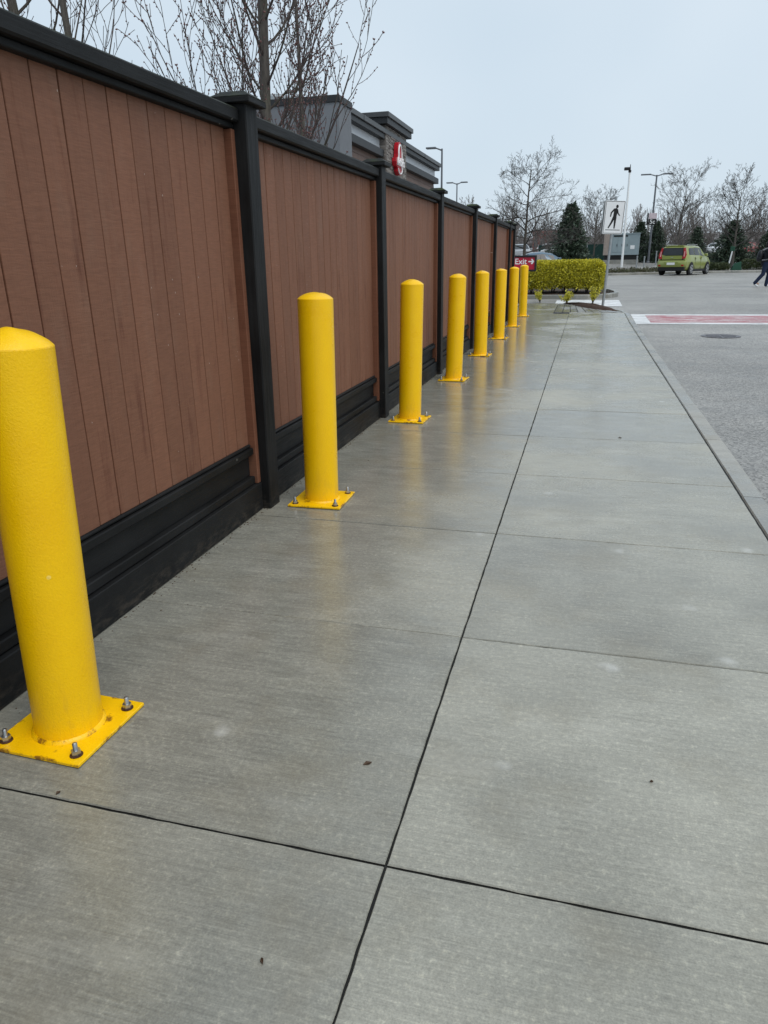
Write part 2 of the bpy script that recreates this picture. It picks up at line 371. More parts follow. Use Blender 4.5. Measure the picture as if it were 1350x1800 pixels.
# ------------------------------------------------------------------ terrain
def gz(y): return interp(y, [-30, 14, 18, 22, 26, 34, 44, 48, 54], [-.10, -.085, -.035, .02, .08, .18, .30, .33, .34])
def sz(y): return max(0., .013*(y-17.5))          # sidewalk surface
KX = [-80, -6, 1.0, 4.3, 6.0, 8.0, 11, 90]; KY = [47.6, 48.0, 48.7, 50.9, 52.2, 52.8, 53.0, 53.0]
def ky(x): return interp(x, KX, KY)
def fz(x, y):                                     # verge and car park beyond the far kerb
    t = y - ky(x)
    return .34 + interp(t, [0, 1.5, 4, 9, 20, 45, 100, 600], [.11, .16, .30, .62, .82, 1.0, 1.15, 1.3])
def grid(name, xs, ys, zf, mat):
    mb = MB(); n = len(xs)
    for y in ys:
        for x in xs:
            yy = y(x) if callable(y) else y
            mb.v.append((x, yy, zf(x, yy)))
    for j in range(len(ys)-1):
        for i in range(n-1): mb.f.append((j*n+i, j*n+i+1, (j+1)*n+i+1, (j+1)*n+i))
    return tag(mb.build(name, mat, smooth=True), kind='structure')
xs = [-400, -150, -80, -40, -20, -12, -6, -3, -1, 1.0, 2.6, 4.3, 6.0, 8.0, 11, 16, 25, 45, 90, 200, 400]
road = grid('road', xs, [-60, -20, 0, 8, 14, 16, 18, 20, 22, 24, 26, 30, 34, 39, 44, 48, 56], lambda x, y: gz(y), MAT['road'])
far = grid('car_park', xs, [(lambda x, t=t: ky(x)+t) for t in (.05, 1.5, 4, 6, 9, 14, 20, 30, 45, 70, 100, 180, 350, 600, 1500)], fz, MAT['road'])
# asphalt patch seam in front of the manhole (older surface near the walk)
mb = MB()
ps = [(1.16, -6), (14, -6), (14, 11.2), (2.95, 13.2), (1.45, 14.5), (1.16, 14.6)]
mb.add([(x, y, gz(y)+.004) for x, y in [(1.16,-6),(40,-6),(40,9.0),(9,11.9),(2.95,13.2),(1.45,14.5),(1.16,14.6)]], [(0,1,2,3,4,5,6)])
# keep the sheet just above the road by giving it the same rows
mb = MB(); rows = [-6, 0, 4, 8, 9]; xsn = [1.16, 40]
def seam_y(x): return interp(x, [1.16, 1.45, 2.95, 9, 40], [14.6, 14.45, 13.2, 11.9, 9.0])
pp = [1.16, 1.45, 2.2, 2.95, 5, 9, 18, 40]
for j, t in enumerate([-6, 0, 5, 8, 1e9]):
    for x in pp:
        y = min(t, seam_y(x)); mb.v.append((x, y, gz(y)+.005))
for j in range(4):
    for i in range(len(pp)-1): mb.f.append((j*8+i, j*8+i+1, (j+1)*8+i+1, (j+1)*8+i))
o = mb.build('asphalt_overlay', MAT['patch'], road); 

def sheet(name, x0, x1, y0, y1, mat, lift=.004, parent=road, skew=0.):
    mb = MB(); ny = max(2, int((y1-y0)/1.0)+1); nx = max(2, int((x1-x0)/3)+1)
    for j in range(ny+1):
        y = y0+(y1-y0)*j/ny
        for i in range(nx+1):
            x = x0+(x1-x0)*i/nx; yy = y+skew*(x-x0); mb.v.append((x, yy, gz(yy)+lift))
    for j in range(ny):
        for i in range(nx): a = j*(nx+1)+i; mb.f.append((a, a+1, a+nx+2, a+nx+1))
    return mb.build(name, mat, parent)
# red crosswalk with white edge lines
sheet('crosswalk_edge_line', 1.17, 12, 17.62, 17.95, MAT['wline'], .005, skew=.012)
sheet('crosswalk_edge_line', 1.17, 12, 19.85, 20.16, MAT['wline'], .005, skew=.012)
sheet('crosswalk_end_panel', 1.17, 1.50, 17.955, 19.845, MAT['wline'], .0055)
sheet('crosswalk_fill', 1.505, 12, 17.955, 19.845, MAT['rline'], .005, skew=.012)
sheet('stop_bar', -.9, 1.08, 22.9, 25.5, MAT['wline'], .005)

# ------------------------------------------------------------------ sidewalk: slabs with open joints
mb = MB(); nn = [0, 17.5, 23.0]
mb.v = [(-1.95, -3.2, -.008), (1.03, -3.2, -.008), (1.03, 17.5, -.008), (-1.95, 17.5, -.008), (1.03, 20.3, sz(20.3)-.008), (-1.95, 20.3, sz(20.3)-.008), (-.78, 20.3, sz(20.3)-.008), (-.78, 23.6, sz(23.6)-.008), (-1.95, 23.6, sz(23.6)-.008)]
mb.f = [(0,1,2,3), (3,2,4,6,5), (5,6,7,8)]
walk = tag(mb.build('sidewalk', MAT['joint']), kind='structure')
rj = random.Random(3)
def slab(x0, x1, y0, y1, gap=.0031):
    mb = MB(); pts = []
    def edge(a, b, nx, ny):
        L = math.dist(a, b); n = max(2, int(L/.045))
        for i in range(n):
            t = i/n; j = rj.gauss(0, .0007) if i else 0
            pts.append((a[0]+(b[0]-a[0])*t+nx*j, a[1]+(b[1]-a[1])*t+ny*j))
    x0 += gap; x1 -= gap; y0 += gap*1.2; y1 -= gap*1.2
    edge((x0,y0),(x1,y0),0,1); edge((x1,y0),(x1,y1),1,0); edge((x1,y1),(x0,y1),0,1); edge((x0,y1),(x0,y0),1,0)
    cx, cy = (x0+x1)/2, (y0+y1)/2; n = len(pts); dz = rj.gauss(0, .0008)
    ins = []
    for x, y in pts: ins.append((x+(.0025 if x < cx else -.0025)*(abs(x-cx) > (x1-x0)/2-.01), y+(.0025 if y < cy else -.0025)*(abs(y-cy) > (y1-y0)/2-.01)))
    mb.v = [(x, y, sz(y)-.11) for x, y in pts]+[(x, y, sz(y)-.004+dz) for x, y in pts]+[(x, y, sz(y)+dz) for x, y in ins]
    for i in range(n):
        k = (i+1) % n; mb.f += [(i, k, n+k, n+i), (n+i, n+k, 2*n+k, 2*n+i)]
    mb.f.append(tuple(2*n+i for i in range(n)))
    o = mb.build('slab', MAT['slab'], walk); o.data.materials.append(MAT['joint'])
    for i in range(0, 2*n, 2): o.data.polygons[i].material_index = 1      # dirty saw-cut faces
    return o
FX, SX, EX = -1.80, -.372, 1.012
J0, DJ = 1.313, 1.159
ys = [J0+DJ*k for k in range(-4, 17)]
for k in range(len(ys)-1):
    y0, y1 = ys[k], ys[k+1]
    slab(FX-.12, SX, y0, y1)
    if y1 < 19.9: slab(SX, EX, y0, y1)
slab(SX, EX, 18.70+.0, 20.25)
slab(FX-.12, -.78, ys[-1], ys[-1]+1.16); slab(FX-.12, -.78, ys[-1]+1.16, 23.6)

# kerb stones along the road edge, dropping to the crosswalk
kerb = thing('kerb', (1.08, 0, 0), None, None); tag(kerb, kind='structure')
def kerb_stone(path, w=.135):
    mb = MB(); n = len(path); ring = []
    for i, (x, y) in enumerate(path):
        a = Vector(path[max(i-1,0)]); b_ = Vector(path[min(i+1,n-1)]); t = (b_-a).normalized(); nr = Vector((t.y, -t.x))
        z = max(sz(y), gz(y)+.012)
        for (d, dz) in ((0,-.2),(0,-.008),(.007,.0),(w-.02,-.002),(w-.004,-.014),(w+.01,-.2)):
            q = Vector((x, y))+nr*d; mb.v.append((q.x, q.y, z+dz))
    for i in range(n-1):
        for k in range(5): mb.f.append((i*6+k, (i+1)*6+k, (i+1)*6+k+1, i*6+k+1))
    mb.f += [tuple(range(6)), tuple((n-1)*6+k for k in reversed(range(6)))]
    return mb.build('kerb_stone', MAT['kerb'], kerb)
rk = random.Random(5); y = -3.
while y < 18.5:
    L = 1.52; y1 = min(y+L, 18.55); wob = rk.gauss(0, .004)
    kerb_stone([(1.021+abs(wob)*.4, yy) for yy in [y+.004+(y1-y-.008)*i/5 for i in range(6)]])
    y = y1
arc = [(1.021, 18.555), (1.021, 19.3), (1.021, 19.9), (.99, 20.4), (.93, 20.85), (.82, 21.25), (.66, 21.6)]
kerb_stone(arc)

# ------------------------------------------------------------------ paver border and planting bed by the sign
paving = thing('paver_border', (0, 20.6, .03), None, None); tag(paving, kind='structure')
bot = [(-.775, 20.265), (-.55, 20.262), (-.35, 20.262), (-.15, 20.262), (.05, 20.262), (.25, 20.262), (.45, 20.262), (.65, 20.262), (.83, 20.262), (.965, 20.262)]
top = [(-.775, 23.5), (-.58, 23.45), (-.42, 23.05), (-.26, 22.6), (-.08, 22.1), (.10, 21.65), (.30, 21.25), (.50, 20.95), (.72, 20.72), (.93, 20.58)]
MB().add([(x, y, sz(y)-.03) for x, y in bot+top[::-1]], [tuple(range(len(bot)+len(top)))]).build('paver_bedding', simple('paver_sand', (.085,.082,.075,1), .9), paving)
for i in range(len(bot)-1):
    rows = 2 if i < 3 else 1
    for r in range(rows):
        def P(k, t):
            return (bot[k][0]+(top[k][0]-bot[k][0])*t, bot[k][1]+(top[k][1]-bot[k][1])*t)
        t0, t1 = r/rows, (r+1)/rows; q = [P(i, t0), P(i+1, t0), P(i+1, t1), P(i, t1)]
        c = (sum(a for a, _ in q)/4, sum(b for _, b in q)/4)
        q = [(a-math.copysign(.007, a-c[0]), b-math.copysign(.012, b-c[1])) for a, b in q]
        dz = rj.gauss(0, .003); qi = [(a-math.copysign(.005, a-c[0]), b-math.copysign(.012, b-c[1])) for a, b in q]
        mb = MB(); mb.v = [(a, b, sz(b)-.08) for a, b in q]+[(a, b, sz(b)-.002+dz) for a, b in q]+[(a, b, sz(b)+.006+dz) for a, b in qi]
        for k in range(4):
            kk = (k+1) % 4; mb.f += [(k, kk, 4+kk, 4+k), (4+k, 4+kk, 8+kk, 8+k)]
        mb.f.append((8,9,10,11)); mb.build('paver', MAT['paver'], paving)
def mulch_bed(name, outline, h, label=None):
    cx = sum(p[0] for p in outline)/len(outline); cy = sum(p[1] for p in outline)/len(outline); n = len(outline)
    mb = MB(); rings = 5; rr = random.Random(9)
    for r in range(rings+1):
        t = 1-r/rings*.999
        for (x, y) in outline:
            xx, yy = cx+(x-cx)*t, cy+(y-cy)*t
            mb.v.append((xx, yy, gz(yy)+.02+h*(1-t**2)**.5+(rr.uniform(-.012,.012) if r else 0)))
    for r in range(rings):
        for i in range(n): k = (i+1) % n; mb.f.append((r*n+i, r*n+k, (r+1)*n+k, (r+1)*n+i))
    return tag(mb.build(name, MAT['mulch'], smooth=True), kind='structure')
def dens(poly, step=.12):
    out = []
    for i in range(len(poly)):
        a, b = Vector(poly[i]), Vector(poly[(i+1) % len(poly)]); n = max(1, int((b-a).length/step))
        out += [tuple(a+(b-a)*k/n) for k in range(n)]
    return out
mulch_bed('planting_bed', dens([(-.70,23.62),(-.40,23.2),(-.06,22.2),(.32,21.35),(.72,20.83),(.90,20.75),(.80,21.15),(.62,21.55),(.45,22.4),(.35,22.85),(-.5,23.75)]), .10)

# ------------------------------------------------------------------ hedge island
isl = [(-2.6, 26.0), (.1, 26.05), (.75, 26.5), (1.10, 27.3), (1.16, 28.2), (1.0, 29.4), (.5, 30.6), (-2.6, 30.9)]
isl = dens(isl, .3)
ik = thing('island_kerb', (-.5, 28, .1), None, None); tag(ik, kind='structure')
mb = MB(); n = len(isl); cx, cy = -.7, 28.4
ks = []
for x, y in isl:
    d = Vector((cx-x, cy-y)).normalized()*.16; ks.append(((x, y), (x+d.x, y+d.y)))
step = 5
for s0 in range(0, n, step):
    mb = MB(); idx = [(s0+k) % n for k in range(min(step, n-s0)+1)]
    for i in idx:
        (ox, oy), (ix, iy) = ks[i]; z = gz(oy)
        mb.v += [(ox, oy, z-.1), (ox, oy, z+.12), (ox*.88+ix*.12, oy*.88+iy*.12, z+.145), (ix, iy, z+.145), (ix, iy, z-.1)]
    m_ = len(idx)
    for i in range(m_-1):
        for k in range(4): mb.f.append((i*5+k, (i+1)*5+k, (i+1)*5+k+1, i*5+k+1))
    mb.f += [(0,1,2,3,4), tuple((m_-1)*5+k for k in (4,3,2,1,0))]
    mb.build('kerb_stone', MAT['kerb'], ik)
mulch_bed('island_bed', dens([(ix, iy) for _, (ix, iy) in ks], .3), .10)

def leaf(mb, c, d, nrm, L, w):
    d = d.normalized(); s_ = d.cross(nrm)
    s_ = s_.normalized() if s_.length > 1e-5 else d.orthogonal().normalized()
    n2 = s_.cross(d)
    mb.add([c, c+d*L*.5+s_*w*.5+n2*w*.12, c+d*L, c+d*L*.5-s_*w*.5+n2*w*.12], [(0,1,2,3)])
def rvec(r): 
    while True:
        v = Vector((r.uniform(-1,1), r.uniform(-1,1), r.uniform(-1,1)))
        if .05 < v.length < 1: return v.normalized()
def hedge(name, x0, x1, y0, y1, z0, z1, n, mat, label, cat, L=.045, seed=1, stems=6, round_=.18, ragged=.05, group=None, under=.25):
    r = random.Random(seed); t = thing(name, ((x0+x1)/2, (y0+y1)/2, z0), label, cat, group); mb = MB()
    zb = z0+under
    for i in range(n):
        f = r.random(); u = r.random(); w = r.random()
        A = (x1-x0)*(z1-zb)*2; B = (y1-y0)*(z1-zb)*2; C = (x1-x0)*(y1-y0)*1.6; q = r.uniform(0, A+B+C)
        if q < A: p = Vector((u, 0 if r.random() < .6 else 1, w)); nn = Vector((0, -1 if p.y == 0 else 1, 0))
        elif q < A+B: p = Vector((0 if r.random() < .5 else 1, u, w)); nn = Vector((-1 if p.x == 0 else 1, 0, 0))
        else: p = Vector((u, w, 1)); nn = Vector((0, 0, 1))
        c = Vector((x0+p.x*(x1-x0), y0+p.y*(y1-y0), zb+p.z*(z1-zb)))
        # rounded, uneven outline with gaps and lumps
        lump = math.sin(c.x*5.1+1.3)*math.sin(c.y*4.3)*math.sin(c.z*6.7+c.x*2)*.5+math.sin(c.x*11+c.z*9)*.25
        ed = min(c.x-x0, x1-c.x, round_)/round_; et = min(z1-c.z, round_)/round_
        c.z -= (1-ed)**2*round_*.5*(p.z); 
        low = max(0, .35-(p.z))*1.0
        big_ = math.sin(c.x*2.1+seed)*math.sin(c.z*2.9+c.x*.7)*.5+math.sin(c.x*4.3+c.y*3+2)*.35
        c += nn*big_*ragged*1.6+(nn*r.uniform(.03,.16) if r.random() < .05 else nn*0)
        c -= nn*(abs(r.gauss(0, ragged))+low*.25*abs(math.sin(c.x*2.7+1))+max(0, -lump)*.06); c += nn*max(0, lump)*.05
        if p.z < .12 and math.sin(c.x*3.3+seed) > .1 and nn.z == 0: c.z += .30*r.random()*(1 if under < .2 and n > 20000 else .4)
        ci = Vector((min(max(c.x, x0+round_), x1-round_), min(max(c.y, y0+round_), y1-round_), min(c.z, z1-round_))); dv = c-ci
        if dv.length > round_: c = ci+dv.normalized()*(round_+(dv.length-round_)*.1)
        d = (nn*.6+rvec(r)+Vector((0,0,.35))).normalized()
        leaf(mb, c, d, rvec(r), L*r.uniform(.7,1.4), L*r.uniform(.45,.75))
    for i in range(n//5):                                # inner leaves close the sight lines
        c = Vector((r.uniform(x0+.12, x1-.12), r.uniform(y0+.1, y1-.1), r.uniform(zb+.02, z1-.12)))
        leaf(mb, c, rvec(r), rvec(r), L*r.uniform(1.0,1.8), L*r.uniform(.7,1.1))
    f = tag(mb.build('foliage', mat, t), kind='stuff')
    mb = MB()
    for k in range(stems):
        x = x0+(x1-x0)*(k+.5)/stems; y = (y0+y1)/2+r.uniform(-.2,.2)*(y1-y0)
        for q in range(4):
            e = Vector((x+r.uniform(-.35,.35), y+r.uniform(-.3,.3)*(y1-y0), z0+(z1-z0)*r.uniform(.45,.8)))
            b_ = Vector((x+r.uniform(-.04,.04), y, z0-.03)); md = (b_+e)/2+Vector((r.uniform(-.06,.06), 0, 0))
            mb.tube([b_, md, e], [.018, .013, .006], 5)
    mb.build('stems', MAT['twig'], t)
    return t
hedge('golden_hedge', -2.15, .62, 27.2, 28.7, gz(27.5)+.12, gz(27.5)+1.20, 34000, MAT['gold'], 'clipped golden yellow hedge on the kerbed island behind the crossing sign', 'hedge', .058, 4, 7, .32, .05, None, .14)

def shrub(name, loc, rad, h, n, mat, label, cat, seed, L=.045, group=None):
    r = random.Random(seed); t = thing(name, loc, label, cat, group); mb = MB(); st = MB(); o = Vector(loc)
    for k in range(max(5, int(n/60))):
        a = r.uniform(0, 2*PI); e = o+Vector((math.cos(a)*rad*r.uniform(.2,.95), math.sin(a)*rad*r.uniform(.2,.95), h*r.uniform(.55,1)))
        st.tube([o+Vector((0,0,-.02)), (o+e)/2+Vector((0,0,h*.08)), e], [.009, .006, .003], 4)
        for j in range(60):
            q = r.uniform(.35, 1); c = o.lerp(e, q)+rvec(r)*rad*.22*r.random()
            leaf(mb, c, (rvec(r)+Vector((0,0,.5))), rvec(r), L*r.uniform(.7,1.4), L*.6)
    tag(mb.build('foliage', mat, t), kind='stuff'); st.build('stems', MAT['bark'], t)
    return t
shrub('golden_shrub', (-1.38, 24.35, gz(24.35)), .26, .42, 500, MAT['gold'], 'small golden shrub leaning at the left end of the planting bed', 'shrub', 11)
shrub('golden_shrub', (-.55, 23.55, gz(23.5)+.03), .30, .36, 700, MAT['gold'], 'small low golden shrub in the middle of the planting bed edge', 'shrub', 12)
shrub('golden_shrub', (.22, 22.5, gz(22.5)+.1), .24, .50, 700, MAT['gold'], 'small golden shrub on bare stems beside the crossing sign post', 'shrub', 13)
shrub('grey_grass_tuft', (-2.2, 26.6, gz(26.6)+.14), .32, .38, 500, MAT['green'], 'dull green tuft at the left end of the hedge island', 'shrub', 14)
mb = MB()
# ------------------------------------------------------------------ fence
fence = thing('fence', (-1.80, 8, 0), 'long brown plank fence with black posts, rails and skirting along the sidewalk', 'fence')
PXF = -1.738
posts = [-1.62, 1.10, 3.815, 6.49, 9.26, 12.10, 14.87, 17.72, 18.74]
fo = Vector((-1.80, 8, 0))
def fpart(name, mb, mat, parent=fence): return mb.build(name, mat, parent)
mbp = MB().box(-.07, .07, -.07, .07, -.03, 2.165, .006); post_me = mbp.mesh('post', MAT['blackv'])
mc = MB(); mc.box(-.108, .108, -.108, .108, 2.160, 2.190, .004)
a, zb, zt = .108, 2.190, 2.218
mc.add([(-a,-a,zb),(a,-a,zb),(a,a,zb),(-a,a,zb),(-.062,-.062,zt),(.062,-.062,zt),(.062,.062,zt),(-.062,.062,zt)], [(0,1,5,4),(1,2,6,5),(2,3,7,6),(3,0,4,7),(4,5,6,7)])
cap_me = mc.mesh('post_cap', MAT['cap']); cap_me2 = mc.mesh('post_cap', MAT['mosscap'])
rf = random.Random(21)
# plank: v-groove cross section extruded along z, unit width in y
PW = .136
sec = [(-.018, -.07), (-.018, .07), (.005, .07), (.007, .07-.002), (.007, -.07+.002), (.005, -.07)]
mpk = MB(); mpk.prism([(x, y) for x, y in sec], 0, 1.66); plank_me = mpk.mesh('plank', MAT['plank'])
for i, py in enumerate(posts):
    po = link('post', post_me, fence, Vector((PXF-.07, py, 0))-fo); po.rotation_euler = (rf.gauss(0, .002), rf.gauss(0, .003), 0)
    link('post_cap', cap_me2 if i > 3 else cap_me, po)
    if i == len(posts)-1: break
    ya, yb = py+.07, posts[i+1]-.07
    jw = .038; ja, jb = ya+.001, yb-.001
    # brown jambs against the posts
    fpart('jamb', MB().box(-1.845, -1.790, ja, ja+jw, .168, 2.045, .003), MAT['trim'])
    fpart('jamb', MB().box(-1.845, -1.790, jb-jw, jb, .168, 2.045, .003), MAT['trim'])
    a0, b0 = ja+jw, jb-jw; n = max(1, round((b0-a0)/PW)); w = (b0-a0)/n
    for k in range(n):
        o = link('plank', plank_me, fence, Vector((-1.840+rf.gauss(0, .0004), a0+w*(k+.5), .392))-fo)
        o.scale = (1, (w-.0066)/.14, 1); o.rotation_euler = (rf.gauss(0, .0005), 0, rf.gauss(0, .0015))
    # black rails and skirting
    e = .0015
    def rail(name, x0, x1, z0, z1, bev=.004, y0=ja, y1=jb, mat='black', warp=.0):
        fpart(name, MB().box(x0, x1, y0+e, y1-e, z0, z1, bev), MAT[mat])
    rail('bottom_rail', -1.848, -1.803, .345, .386, .005, a0, b0)
    mbr = MB(); mbr.box(-1.846, -1.818, a0+e, b0-e, .3875, .405, .006); fpart('bottom_bead', mbr, MAT['black'])
    rail('kick_board', -1.862, -1.838, .216, .3435, .003, a0, b0)
    rail('kick_rail', -1.850, -1.806, .170, .2145, .005, a0, b0)
    rail('skirt_board', -1.825, -1.784+rf.gauss(0,.001), .002, .166, .004, ya, yb)
    rail('sub_rail', -1.862, -1.795, 2.047, 2.074, .004, ya, yb)
    rail('top_rail', -1.885, -1.758, 2.0755, 2.140, .008, ya, yb, 'cap')
    fpart('backing', MB().box(-1.900, -1.868, a0, b0, .05, 2.046), MAT['black'])

# ------------------------------------------------------------------ bollards
BY = [1.60, 3.965, 6.39, 8.80, 11.215, 13.74, 16.34, 19.06]
BR, BH = .102, 1.208
pipe_me = MB().lathe([(BR, .012), (BR, BH-.004), (BR-.004, BH)], 48).mesh('pipe', MAT['yellow'], True)
def dome(seed, h=.042):
    r = random.Random(seed); mb = MB(); n = 40; rings = 9; ph = [r.uniform(0, 6) for _ in range(6)]
    for i in range(rings+1):
        t = i/rings*PI/2
        for k in range(n):
            w = 2*PI*k/n; q_ = 1-.985*i/rings; rr = (BR-.001)*q_; x, y = rr*math.cos(w), rr*math.sin(w)
            z = BH-.002+h*(1-q_*q_)**.85+(.0028*math.sin(43*x+ph[0])*math.sin(37*y+ph[1])+.0016*math.sin(95*x+ph[2]+40*y))*math.sin(t)
            mb.v.append((x, y, z))
    for i in range(rings):
        for k in range(n): mb.f.append((i*n+k, i*n+(k+1) % n, (i+1)*n+(k+1) % n, (i+1)*n+k))
    mb.f.append(tuple(rings*n+k for k in range(n)))
    return mb.mesh('dome_cap', MAT['yellow'], True)
shadow_me = MB().box(-.158, .158, -.158, .158, .0, .0034).mesh('contact_shadow', MAT['rust'])  # dark rusty sheet that paints the contact shadow under the plate edge
plate_me = MB().box(-.165, .165, -.165, .165, .0035, .0150, .002).mesh('base_plate', MAT['yplate'])
weld = MB().lathe([(BR+.011, .0147), (BR+.009, .0195), (BR+.0015, .0255)], 40); weld_me = weld.mesh('weld_bead', MAT['yplate'], True)
bolt_me = MB().lathe([(.0075, .002), (.0075, .0545), (.0055, .057)], 10).mesh('anchor_bolt', MAT['zinc'], True)
def hexp(r): return [(r*math.cos(PI/3*k), r*math.sin(PI/3*k)) for k in range(6)]
nut_me = MB().prism(hexp(.0145), .019, .0335).mesh('nut', MAT['zinc'])
nm = MB().lathe([(.0125, .031), (.0115, .0325), (.0125, .0335), (.0075, .035)], 10); 
wash_me = MB().lathe([(.0195, .0151), (.0195, .0175), (.0185, .0188)], 18).mesh('washer', MAT['rust'], True)
BL = ['nearest yellow bollard, its left side cut by the photo edge',
      'second nearest yellow bollard, standing clear in front of the second fence panel',
      'third yellow bollard from the camera, just past the second fence post',
      'fourth yellow bollard from the camera, leaning slightly right by the third fence panel',
      'fifth yellow bollard from the camera, beside a long wet reflection',
      'sixth yellow bollard from the camera, third from the far end of the fence',
      'seventh yellow bollard from the camera, last but one in the row',
      'farthest yellow bollard, in front of the red exit sign']
rb = random.Random(4)
for i, by in enumerate(BY):
    t = thing('bollard', (-1.508+[.008, .018, .014, .008, .004, .004, .004, .003][i], by, sz(by)), BL[i], 'bollard', 'yellow bollards along the fence', rb.uniform(-.05, .05))
    lean = [(0, .042), (0, .012), (.002, .020), (.004, .025), (0, .0), (0, .003), (0, -.003), (.0, -.008)][i]
    pl = link('base_plate', plate_me, t)
    p_ = link('pipe', pipe_me, t); p_.rotation_mode = 'ZYX'; p_.rotation_euler = (lean[0], lean[1], rb.uniform(0, 6))
    link('dome_cap', dome(i, [.044, .034, .040, .040, .036, .032, .034, .032][i]), p_)
    link('weld_bead', weld_me, pl); link('contact_shadow', shadow_me, pl)
    for sx_ in (-1, 1):
        for sy_ in (-1, 1):
            b_ = link('anchor_bolt', bolt_me, t, (sx_*.128+rb.gauss(0, .004), sy_*.128+rb.gauss(0, .004), 0)); b_.rotation_euler = (rb.gauss(0, .03), rb.gauss(0, .03), rb.uniform(0, 3))
            link('nut', nut_me, b_); link('washer', wash_me, b_)

# ------------------------------------------------------------------ text and misc shapes
def text_mesh(txt, size, ext, mat, rotm):
    cu = bpy.data.curves.new('lettering', 'FONT'); cu.body = txt; cu.size = size; cu.extrude = ext; cu.align_x = 'CENTER'; cu.align_y = 'CENTER'
    cu.resolution_u = 4; cu.offset = size*.012
    ob = bpy.data.objects.new('lettering', cu); COL.objects.link(ob)
    dg = bpy.context.evaluated_depsgraph_get(); me = bpy.data.meshes.new_from_object(ob.evaluated_get(dg)); 
    bpy.data.objects.remove(ob); bpy.data.curves.remove(cu)
    me.transform(rotm); me.materials.clear(); me.materials.append(mat)
    return me
FACE_S = Matrix.Rotation(PI/2, 4, 'X')                       # lettering read from -Y
FACE_E = Matrix(((0,0,1,0),(1,0,0,0),(0,1,0,0),(0,0,0,1)))   # lettering read from +X
def stroke(mb, a, b, wa, wb, M_, d0, d1):
    a, b = Vector(a), Vector(b); t = (b-a).normalized(); n = Vector((-t.y, t.x))
    pts = []
    for k in range(7): w = PI/2+PI*k/6; pts.append(tuple(a+(t*math.cos(w)+n*math.sin(w))*wa))
    for k in range(7): w = -PI/2+PI*k/6; pts.append(tuple(b+(t*math.cos(w)+n*math.sin(w))*wb))
    mb.prism(pts, d0, d1, M_)
def rrect(w, h, r, n=5):
    p = []
    for cx, cy, a0 in ((w-r, h-r, 0), (-w+r, h-r, PI/2), (-w+r, -h+r, PI), (w-r, -h+r, 3*PI/2)):
        for k in range(n+1): a = a0+PI/2*k/n; p.append((cx+r*math.cos(a), cy+r*math.sin(a)))
    return p

# ------------------------------------------------------------------ pedestrian crossing sign
sg = thing('crossing_sign', (.515, 22.6, sz(22.6)+.03), 'white pedestrian crossing sign on a leaning grey metal post', 'sign')
b0 = Vector((.515, 22.6, .02)); tp = Vector((.635, 22.6, 3.0))
pole = MB().tube([b0, tp], [.038, .038], 12).build('post', MAT['galv'], sg, True)
ax = (tp-b0).normalized(); sc_ = b0+ax*((2.455-.02)/ax.z)
rx = Vector((1, .18, 0)).normalized(); rx = (rx-ax*rx.dot(ax)).normalized(); nz = rx.cross(ax)    # nz faces the camera side
SM = Matrix((rx, ax, nz)).transposed().to_4x4(); SM.translation = sc_
if nz.y > 0: print('sign faces away')
def SZ(d): return SM @ Matrix.Translation((0, 0, d))
pl = MB().prism(rrect(.275, .435, .03), .044, .047, SM).build('panel', MAT['white'], sg)
# printed border
bo = MB(); W_, H_, bw = .258, .418, .012
for (x0, x1, y0, y1) in ((-W_, W_, H_-bw, H_), (-W_, W_, -H_, -H_+bw), (-W_, -W_+bw, -H_+bw, H_-bw), (W_-bw, W_, -H_+bw, H_-bw)):
    bo.prism([(x0,y0),(x1,y0),(x1,y1),(x0,y1)], .0475, .0483, SM)
bo.build('border', MAT['ink'], pl)
px = lambda x, y: ((x-214-(262-y)*.075)/165*.55, (262-y)/240*.87)
pg = MB(); D0 = .0475
hx, hy = px(237, 183); pg.prism([(hx+.036*math.cos(2*PI*k/20), hy+.046*math.sin(2*PI*k/20)) for k in range(20)], D0, D0+.0010, SM)
pg.prism([px(*q) for q in ((221,197),(232,194),(243,203),(243,222),(236,245),(234,264),(204,264),(208,240),(211,220),(208,205))], D0, D0+.0012, SM)
for j, (a_, c_, wa, wb) in enumerate([((216,203),(190,229),.024,.019),((190,229),(185,254),.019,.016),((238,207),(246,233),.022,.017),((246,233),(258,247),.017,.015),
        ((213,262),(195,298),.034,.026),((195,298),(171,336),.026,.017),((225,262),(222,300),.034,.026),((222,300),(219,338),.026,.018)]):
    stroke(pg, px(*a_), px(*c_), wa, wb, SM, D0, D0+.0006+.00008*j)
pg.build('walking_figure', MAT['ink'], pl)
ln = MB(); ln.prism([(-.20,-.335),(.20,-.335),(.20,-.318),(-.20,-.318)], D0, D0+.0008, SM); ln.build('ground_line', MAT['ink'], pl)
# second panel facing the other way, seen edge-on behind
MB().prism(rrect(.275, .435, .03), -.047, -.044, SM @ Matrix.Translation((-.03, .0, 0))).build('back_panel', MAT['signgrey'], sg)
br = MB()
for yy in (.28, -.28): br.box(-.05, .05, yy-.02, yy+.02, -.0438, .0438, 0, SM)
br.build('bracket', MAT['galv'], sg)

